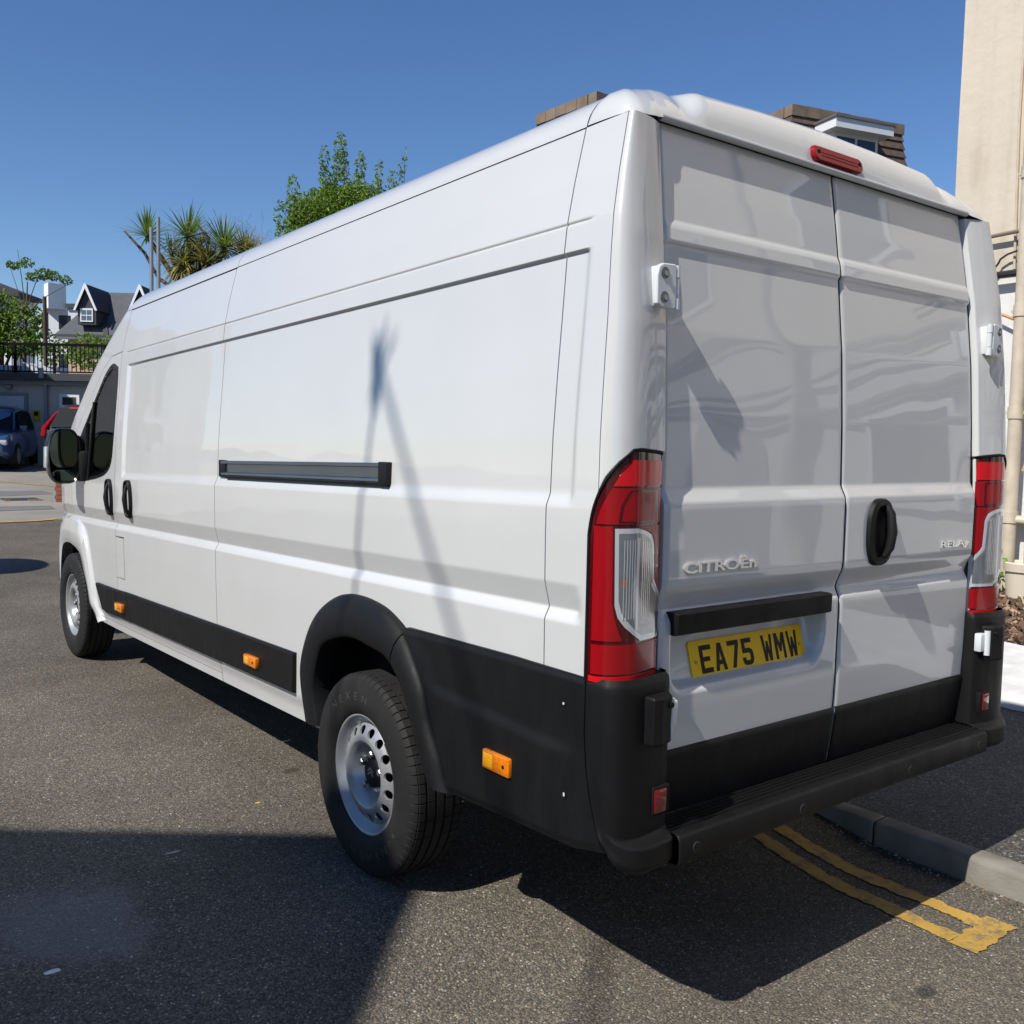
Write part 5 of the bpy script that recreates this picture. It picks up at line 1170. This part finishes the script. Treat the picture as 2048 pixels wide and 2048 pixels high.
# telegraph pole, twin metal posts
mb = MB(); mb.tube([(4.11, 30.17, 0), (4.11, 30.17, 5.60)], [.07, .055], 10); tag(mb.obj('telegraph_pole', mat('pole_wood', (.075, .05, .038), .9, var=.2), None), 'dark wooden pole standing behind the roof railing', 'pole')
for k, (x, y, z) in enumerate(((1.215, 10.72, 4.09), (1.285, 10.67, 4.22))):
    mb = MB(); mb.tube([(x, y, 0), (x, y, z)], .024, 10); tag(mb.obj('metal_post', mat('galvanised', (.36, .37, .38), .45, metal=.7), None), ('shorter' if k == 0 else 'taller')+' of two grey metal posts rising behind the cab roof', 'post', 'posts behind the cab')
# house with slate roof and white gabled dormers
SLATE = mat('slate', (.078, .082, .092), .8, var=.15, vscale=3); SLATED = mat('slate_dark', (.045, .045, .052), .8); BCRM = mat('pale_brick', (.50, .36, .25), .9, var=.15, vscale=4)
hs = thing('slate_house', 'brick house with grey slate roof and two white gabled dormers', 'house', (10.57, 58.3, 1.5)); Zo = -1.5
lb(hs, 'wall', BCRM, (.5, .6, 0), (14, 9, 5.55))
mb = MB(); mb.v = [(0, 0, 5.62), (14, 0, 5.62), (14, 3.2, 8.5), (1.45, 3.2, 8.5), (-1, 8, 5.62)]; mb.f = [(0, 1, 2, 3), (0, 3, 4)]; lmesh('roof', mb.v, mb.f, SLATE, hs, smooth=False)
lb(hs, 'gutter', GD, (-.1, -.12, 5.52), (14, .02, 5.64)); lb(hs, 'soffit', UPVC, (0, 0, 5.40), (14, .5, 5.52))
mb = MB(); mb.v = [(2.85, -.12, 5.62), (3.12, -.12, 5.62), (1.52, 3.1, 8.62), (1.22, 3.1, 8.62), (2.85, .3, 5.5), (3.12, .3, 5.5), (1.52, 3.3, 8.4), (1.22, 3.3, 8.4)]; mb.f = [(0, 1, 2, 3), (1, 5, 6, 2), (4, 0, 3, 7), (0, 4, 5, 1), (3, 2, 6, 7)]; lmesh('party_parapet', mb.v, mb.f, SLATED, hs, smooth=False)
for u in (1.88, 4.98):
    mb = MB(); mb.prism([(u-.52, 6.2), (u+.52, 6.2), (u+.52, 7.15), (u, 8.25), (u-.52, 7.15)], -.02, 2.6, 'y'); d_ = lmesh('dormer', mb.v, mb.f, SLATED, hs, smooth=False)
    mb = MB(); mb.v = [(u-.66, -.22, 7.02), (u, -.22, 8.48), (u, 3.0, 8.48), (u-.66, 2.2, 7.02), (u+.66, -.22, 7.02), (u+.66, 2.2, 7.02)]; mb.f = [(0, 1, 2, 3), (1, 4, 5, 2)]; lmesh('dormer_roof', mb.v, mb.f, SLATED, d_, smooth=False)
    for sg in (-1, 1):
        mb = MB(); mb.prism([(u+sg*.68, 6.98), (u+sg*.56, 6.98), (u-sg*.01, 8.26), (u-sg*.0, 8.50), (u+sg*.06, 8.46)], -.26, -.20, 'y'); lmesh('barge_board', mb.v, mb.f, UPVC, d_, smooth=False)
    wf = lb(d_, 'window', UPVC, (u-.36, -.08, 6.36), (u+.36, -.02, 7.12))
    for i in (0, 1):
        for j in (0, 1):
            mb = MB(); mb.box((u-.29+.31*i, -.09, 6.44+.32*j), (u-.02+.31*i, -.078, 6.70+.32*j)); lmesh('pane', mb.v, mb.f, mat('pane_sky', (.10, .13, .17), .08), wf, smooth=False)
mb = MB(); mb.v = [(3.62, .98, 6.62), (4.06, .98, 6.62), (4.20, 1.50, 7.08), (3.76, 1.50, 7.08)]; lmesh('skylight', mb.v, [(0, 1, 2, 3)], mat('pane_sky', (.10, .13, .17), .08), hs, smooth=False)
for u in (3.0, 5.0): f_ = lb(hs, 'window', UPVC, (u-.5, .52, 3.4), (u+.5, .62, 4.7)); mb = MB(); mb.box((u-.4, .50, 3.5), (u+.4, .515, 4.6)); lmesh('pane', mb.v, mb.f, PANE, f_, smooth=False)
# white flats behind
fl = thing('white_flats', 'white modern flats with a square roof tower, left of the slate house', 'building', (13.66, 75.42, 1.9)); FW = mat('flats_white', (.62, .64, .66), .7); FWB = mat('flats_lit', (.78, .78, .77), .7)  # roof tower in a lighter white, its sunlit tone put into the colour
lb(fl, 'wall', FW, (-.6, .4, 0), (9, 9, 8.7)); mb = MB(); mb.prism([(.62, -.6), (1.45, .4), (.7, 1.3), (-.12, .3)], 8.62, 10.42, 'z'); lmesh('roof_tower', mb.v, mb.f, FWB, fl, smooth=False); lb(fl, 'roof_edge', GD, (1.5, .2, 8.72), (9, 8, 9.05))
for a, b, c_, d_ in ((.9, 1.75, 7.2, 8.2), (-.35, .1, 6.6, 8.4), (3.2, 4.2, 7.2, 8.2), (.9, 1.75, 4.4, 5.4)): lb(fl, 'window', PANE, (a, .36, c_), (b, .42, d_))
dk_ = thing('dark_roofed_house', 'house with a dark overhanging roof half hidden by the tree', 'house', (10.4, 70.0, 1.9)); lb(dk_, 'wall', FW, (-6, .3, 0), (.2, 3, 8.6)); mb = MB(); mb.prism([(-7, 8.7), (.75, 8.55), (.75, 8.85), (-3, 10.2), (-7, 10.2)], -.3, 3, 'y'); lmesh('roof', mb.v, mb.f, mat('roof_dark', (.05, .042, .042), .8), dk_, smooth=False)

# ================================================================ trees
BARK = mat('bark', (.10, .075, .055), .9, var=.3, vscale=8, bump=.01, bscale=20)
def tree(name, label, base, trunk, limbs, blobs, n, size, lm, seed, aspect=.5):
    t = tag(empty(name, base), label, 'tree'); r_ = np.random.default_rng(seed)
    mb = MB(); mb.tube(trunk[0], trunk[1], 9)
    for a, b, r in limbs: mb.tube([a, ((Vector(a)+Vector(b))/2+Vector((0, 0, .1))), b], [r, r*.7, r*.3], 6)
    mb.obj('trunk', BARK, t)
    wts = np.array([q[4] if len(q) > 4 else q[1][0]*q[1][1]*q[1][2] for q in blobs]); wts = wts/wts.sum()
    def cent(rr):
        c, rad = blobs[rr.choice(len(blobs), p=wts)][:2]
        d = rr.normal(0, 1, 3); d /= np.linalg.norm(d); k = rr.uniform(.25, 1.0)**.5
        return np.array(c)+d*np.array(rad)*k
    k = len(lm)
    for i, m in enumerate(lm): leaf_cloud(cent, n//k, size, 0, m, 'crown', t, aspect=aspect, seed=seed+i*17)
    return t
L1_ = leafmat('leaf_bright', (.20, .28, .03)); L2_ = leafmat('leaf_mid', (.085, .15, .022)); L3_ = leafmat('leaf_olive', (.16, .20, .035))
def spray(pts, r=.14): return [((x, y, z), (r, r, r*1.1)) for x, y, z in pts]
# glossy evergreen with upright leaders, behind the middle of the van
B = []
for (x, y, z), w_ in (((3.35, 11.65, 4.72), .22), ((3.50, 11.55, 5.08), .26), ((3.87, 11.3, 5.55), .17), ((4.08, 11.2, 5.74), .22), ((4.30, 11.0, 5.45), .20), ((4.50, 10.8, 5.34), .16), ((4.64, 10.7, 5.22), .15), ((4.80, 10.6, 5.55), .09), ((3.95, 11.3, 5.0), .38), ((4.2, 11.1, 5.0), .40), ((3.62, 11.5, 4.75), .34)):
    for k in range(6): q = k/5; B.append(((x+(4.05-x)*q*.35, y+(11.2-y)*q*.35, z-q*1.3), (w_*(.45+q*.9), w_*(.45+q*.9), .24)))
B = [(c, r, 0, 0, r[0]**1.6) for c, r in B]+[((4.0, 11.25, 4.75), (.62, .5, .42), 0, 0, 1.3), ((3.75, 11.4, 4.6), (.40, .35, .35), 0, 0, .6), ((4.3, 11.0, 4.9), (.42, .38, .34), 0, 0, .6), ((4.05, 11.2, 3.2), (1.0, .9, .9), 0, 0, .35)]
tree('evergreen_tree', 'bushy evergreen with upright shoots above the middle of the van roof', (4.05, 11.2, .07), ([(4.05, 11.2, 0), (4.05, 11.2, 2.0), (4.08, 11.2, 5.2)], [.09, .07, .015]), [((4.05, 11.2, 2.2), (3.5, 11.5, 4.7), .03), ((4.05, 11.2, 2.6), (4.5, 10.8, 5.0), .03), ((4.8, 10.6, 3.6), (4.8, 10.6, 5.5), .012)], B, 40000, .062, [L1_, L2_, leafmat('leaf_gloss', (.15, .23, .03))], 3, aspect=.42)
# cordyline palms
def cordyline():
    t = tag(empty('cordyline_palm', (3.6, 16.6, .24)), 'spiky cordyline palm with dry heads behind the cab roof', 'tree')
    heads = [((3.09, 16.98, 5.22), 100, .62, 0), ((3.69, 16.52, 5.22), 130, .72, 0), ((4.22, 16.08, 5.02), 150, .72, 0), ((3.62, 16.55, 4.72), 220, .62, 1), ((4.0, 16.3, 4.72), 240, .62, 1), ((4.55, 15.85, 4.90), 220, .68, 1), ((3.85, 16.4, 5.0), 40, .55, 1), ((3.45, 16.7, 4.85), 36, .5, 0), ((4.75, 15.7, 4.75), 190, .6, 1)]
    mb = MB(); J = Vector((3.75, 16.45, 4.0))
    mb.tube([(3.6, 16.6, 0), (3.65, 16.55, 2.5), tuple(J)], [.11, .09, .075], 8)
    for (c, n, l, k) in heads: mb.tube([tuple(J), tuple((J+Vector(c))/2+Vector((.05, -.05, -.12))), c], [.055, .05, .045], 7)
    mb.tube([tuple(J), (3.25, 16.85, 4.45), (3.05, 17.0, 4.9), (2.76, 17.25, 5.30)], [.04, .035, .03, .018], 6); mb.tube([tuple(J), (3.4, 16.7, 4.6), (3.15, 16.93, 5.1)], [.04, .035, .03], 6); mb.tube([(3.95, 16.3, 4.9), (4.0, 16.25, 5.2), (3.82, 16.4, 5.45)], [.03, .028, .02], 6)
    mb.obj('trunk', BARK, t)
    cols = [leafmat('palm_green', (.13, .19, .06), .3), leafmat('palm_dry', (.30, .27, .10), .35)]
    r_ = np.random.default_rng(5)
    for (c, n, l, k) in heads:
        V = []; F = []
        for i in range(n):
            th = r_.uniform(0, 6.28); el = r_.uniform(-.5, 1.45) if k == 0 else r_.uniform(-1.0, 1.2); d = Vector((math.cos(th)*math.cos(el), math.sin(th)*math.cos(el), math.sin(el))); L = l*r_.uniform(.75, 1.1); sd = d.cross(Vector((0, 0, 1))).normalized()*.013; b = len(V); drp = r_.uniform(.02, .30 if k else .14)
            for q in (0.0, .35, .7, 1.0):
                p = Vector(c)+d*L*q+Vector((0, 0, -drp*L*q*q*1.6)); ww = (1.0, 1.25, .8, .05)[int(q*3+.2)]
                V += [tuple(p-sd*ww), tuple(p+sd*ww)]
            F += [(b+2*j, b+2*j+1, b+2*j+3, b+2*j+2) for j in range(3)]
        mesh('leaf_head', V, F, cols[k], t, smooth=False)
        if k:   # dry flower stalks
            V = []; F = []
            for i in range(260):
                p = Vector(c)+Vector(r_.normal(0, .16, 3))+Vector((0, 0, .15)); d = Vector(r_.normal(0, 1, 3))+Vector((0, 0, .9)); d.normalize(); q = d.orthogonal().normalized()*.004; b = len(V); e = p+d*r_.uniform(.10, .26); V += [tuple(p-q), tuple(p+q), tuple(e+q), tuple(e-q)]; F.append((b, b+1, b+2, b+3))
            mesh('flower_stalks', V, F, mat('dry_stalk', (.26, .19, .10), .9), t, smooth=False)['kind'] = 'stuff'
    return t
cordyline()
# broadleaf trees behind the railing
tree('broadleaf_tree', 'bushy bright green tree behind the railing at the left edge', (3.3, 32.6, .7), ([(3.3, 32.6, .7), (3.3, 32.6, 3), (3.35, 32.5, 5.5)], [.16, .12, .03]), [((3.3, 32.6, 2.8), (2.6, 33.0, 4.8), .05), ((3.3, 32.6, 3.2), (4.0, 32.2, 5.0), .05), ((3.3, 32.6, 3.4), (3.7, 32.4, 5.9), .04)],
     [((3.2, 32.6, 5.3), (.75, .75, .75)), ((3.9, 32.1, 5.05), (.65, .65, .6)), ((2.6, 32.9, 5.6), (.8, .8, .9)), ((3.7, 32.2, 4.3), (.75, .75, .5)), ((2.9, 32.6, 4.5), (.9, .9, .7)), ((4.3, 31.8, 4.4), (.5, .5, .5))], 5200, .15, [L1_, L2_], 11)
tree('slender_tree', 'thin tree with sparse sprays rising above the bushy tree', (3.85, 31.8, .7), ([(3.85, 31.8, .7), (3.85, 31.8, 4.0), (3.95, 31.7, 6.2)], [.08, .06, .015]), [((3.9, 31.75, 5.2), (3.72, 31.9, 7.2), .018), ((3.9, 31.75, 5.3), (4.35, 31.35, 6.7), .018), ((3.9, 31.75, 5.2), (4.95, 30.85, 6.15), .018), ((3.9, 31.75, 5.0), (3.5, 32.0, 6.7), .015)],
     [((3.62, 31.95, 6.70), (.28, .28, .12)), ((3.95, 31.7, 6.78), (.2, .2, .16)), ((4.35, 31.4, 6.45), (.28, .28, .18)), ((4.60, 31.15, 6.38), (.24, .24, .16)), ((4.88, 30.9, 6.25), (.22, .22, .14)), ((4.1, 31.6, 6.35), (.25, .25, .14))], 620, .12, [L2_, L3_], 21)
tree('railing_shrub', 'low leafy shrub growing through the railing beside the cab', (5.6, 29.6, .65), ([(5.6, 29.6, .65), (5.6, 29.6, 3.2), (5.7, 29.5, 4.2)], [.06, .05, .012]), [((5.6, 29.6, 3.0), (4.9, 30.1, 4.3), .02), ((5.6, 29.6, 3.0), (6.2, 29.1, 4.2), .02)],
     [((4.7, 30.25, 4.15), (.45, .4, .22)), ((5.2, 29.9, 4.3), (.35, .35, .35)), ((5.7, 29.5, 4.3), (.5, .45, .25)), ((6.3, 29.1, 4.2), (.45, .4, .3)), ((5.4, 29.7, 3.75), (.9, .7, .35)), ((4.3, 30.5, 3.9), (.4, .4, .35))], 1500, .13, [L2_, L1_], 31)

# ================================================================ around and behind the camera (seen in shadows and reflections)
SB = mat('side_render', (.52, .50, .46), .85, var=.08, vscale=2)
c0 = Vector((-5.90, .44, 0)); d1 = Vector((-1, .7656, 0)).normalized(); d2 = Vector((-1, -.868, 0)).normalized()
def block(name, label, corners, h, m, cap=.0):
    mb = MB(); mb.prism([(p[0], p[1]) for p in corners], 0, h, 'z'); t = tag(empty(name, corners[0]), label, 'building'); mb.obj('wall', m, t, smooth=False, fix=True); return t
nb = block('roadside_building', 'flat roofed rendered building left of the van, outside the picture', [c0, c0+d1*12, c0+d1*12+d2*12, c0+d2*12], 6.0, SB)
for k in range(3):
    for q in (1.4, 3.9):
        p = c0+d2*(1.4+2.4*k)+Vector((0, 0, q-.55)); nrm = Vector((d2.y, -d2.x, 0)); nrm = nrm if nrm.dot(Vector((1, -1, 0))) > 0 else -nrm
        mb = MB(); mb.obox(p+nrm*.01+Vector((0, 0, .5)), d2*.5, nrm*.03, (0, 0, .65)); mb.obj('window', PANE, nb, smooth=False)
mast = tag(empty('roof_mast', (-5.95, .64, 6.0)), 'pair of thin roof masts joined by a brace on the roadside building', 'mast'); GAL = mat('galvanised', (.36, .37, .38), .45, metal=.7)
mb = MB(); mb.tube([(-5.95, .65, 5.8), (-5.95, .42, 7.55)], .011, 10); mb.obj('pole', GAL, mast)
mb = MB(); mb.tube([(-8.94, -1.15, 5.95), (-8.94, -1.15, 8.9)], .013, 10); mb.obj('pole', GAL, mast)
mb = MB(); mb.tube([(-8.94, -1.15, 8.85), (-5.95, .50, 7.50)], .014, 10); mb.obj('brace', GAL, mast)
mb = MB(); mb.obox((-5.95, .46, 7.36), (.03, 0, 0), (0, .022, -.01), (0, .015, .10)); mb.obj('aerial_box', PLAST, mast)
mb = MB(); mb.tube([(-5.95, .50, 7.28), (-5.95, .35, 7.50)], .011, 8); mb.obj('aerial_arm', GAL, mast)
sbb = block('shading_building', 'rendered building left of the garage, outside the picture', [(-9, 25, 0), (-.2, 25, 0), (.4, 33, 0), (-9, 34, 0)], 6.6, SB)
for x in (-7.6, -5.0, -2.4):
    for z in (1.4, 4.1):
        mb = MB(); mb.box((x, 24.95, z), (x+1.2, 25.02, z+1.4)); f_ = mb.obj('window', UPVC, sbb, smooth=False); mb = MB(); mb.box((x+.08, 24.93, z+.08), (x+1.12, 24.955, z+1.32)); mb.obj('pane', PANE, f_, smooth=False)
mb = MB(); mb.box((-9.2, 24.8, 6.6), (.4, 34.0, 6.75)); mb.obj('parapet', GBND, sbb, smooth=False)
# building facing the back of the van: cream upper floor, white ground floor, pipes
bh = tag(empty('opposite_building', (2, -8.5, 0)), 'cream and white building facing the rear doors, behind the viewer', 'building')
mb = MB(); mb.box((-2.5, -12, 3.0), (14, -8.0, 7.2)); mb.obj('wall', CREAM, bh, smooth=False); mb = MB(); mb.box((-2.5, -12, -.1), (14, -8.02, 2.99)); mb.obj('wall', WHITER, bh, smooth=False)
for x in (.5, 4.2, 8.0):
    mb = MB(); mb.box((x, -8.02, 4.0), (x+1.0, -7.97, 5.6)); f_ = mb.obj('window', UPVC, bh, smooth=False); mb = MB(); mb.box((x+.08, -7.98, 4.08), (x+.92, -7.955, 5.52)); mb.obj('pane', PANE, f_, smooth=False)
for x, r in ((2.6, .06), (6.2, .06)): mb = MB(); mb.tube([(x, -7.9, 0), (x, -7.9, 7)], r, 12); mb.obj('soil_pipe', PIPE, bh)
for z in (2.5, 2.75): mb = MB(); mb.tube([(-2.4, -7.9, z), (3, -7.9, z-.15), (8, -7.9, z+.05), (13.9, -7.9, z-.1)], .05, 10); mb.obj('waste_pipe', PIPE, bh)
mb = MB(); mb.box((1.0, -8.03, 0), (2.0, -7.96, 2.1)); dr = mb.obj('door', UPVC, bh, smooth=False); mb = MB(); mb.box((1.1, -7.965, 1.2), (1.9, -7.95, 2.0)); mb.obj('pane', PANE, dr, smooth=False)
sdp_ = tag(empty('shadow_disc_post', (-2.75, 9.76, 0)), 'round disc on a post, added outside the picture to cast a shadow', 'disc')  # unseen disc and post, made up to cast the round shadow on the road
mb = MB(); mb.tube([(-2.75, 9.76, 0), (-2.75, 9.76, 2.5)], .035, 10); mb.obj('post', GAL, sdp_); mb = MB(); mb.tube([(-2.72, 9.76, 2.35), (-2.68, 9.76, 2.35)], .55, 32); mb.obj('caster_disc', MIRR, sdp_)
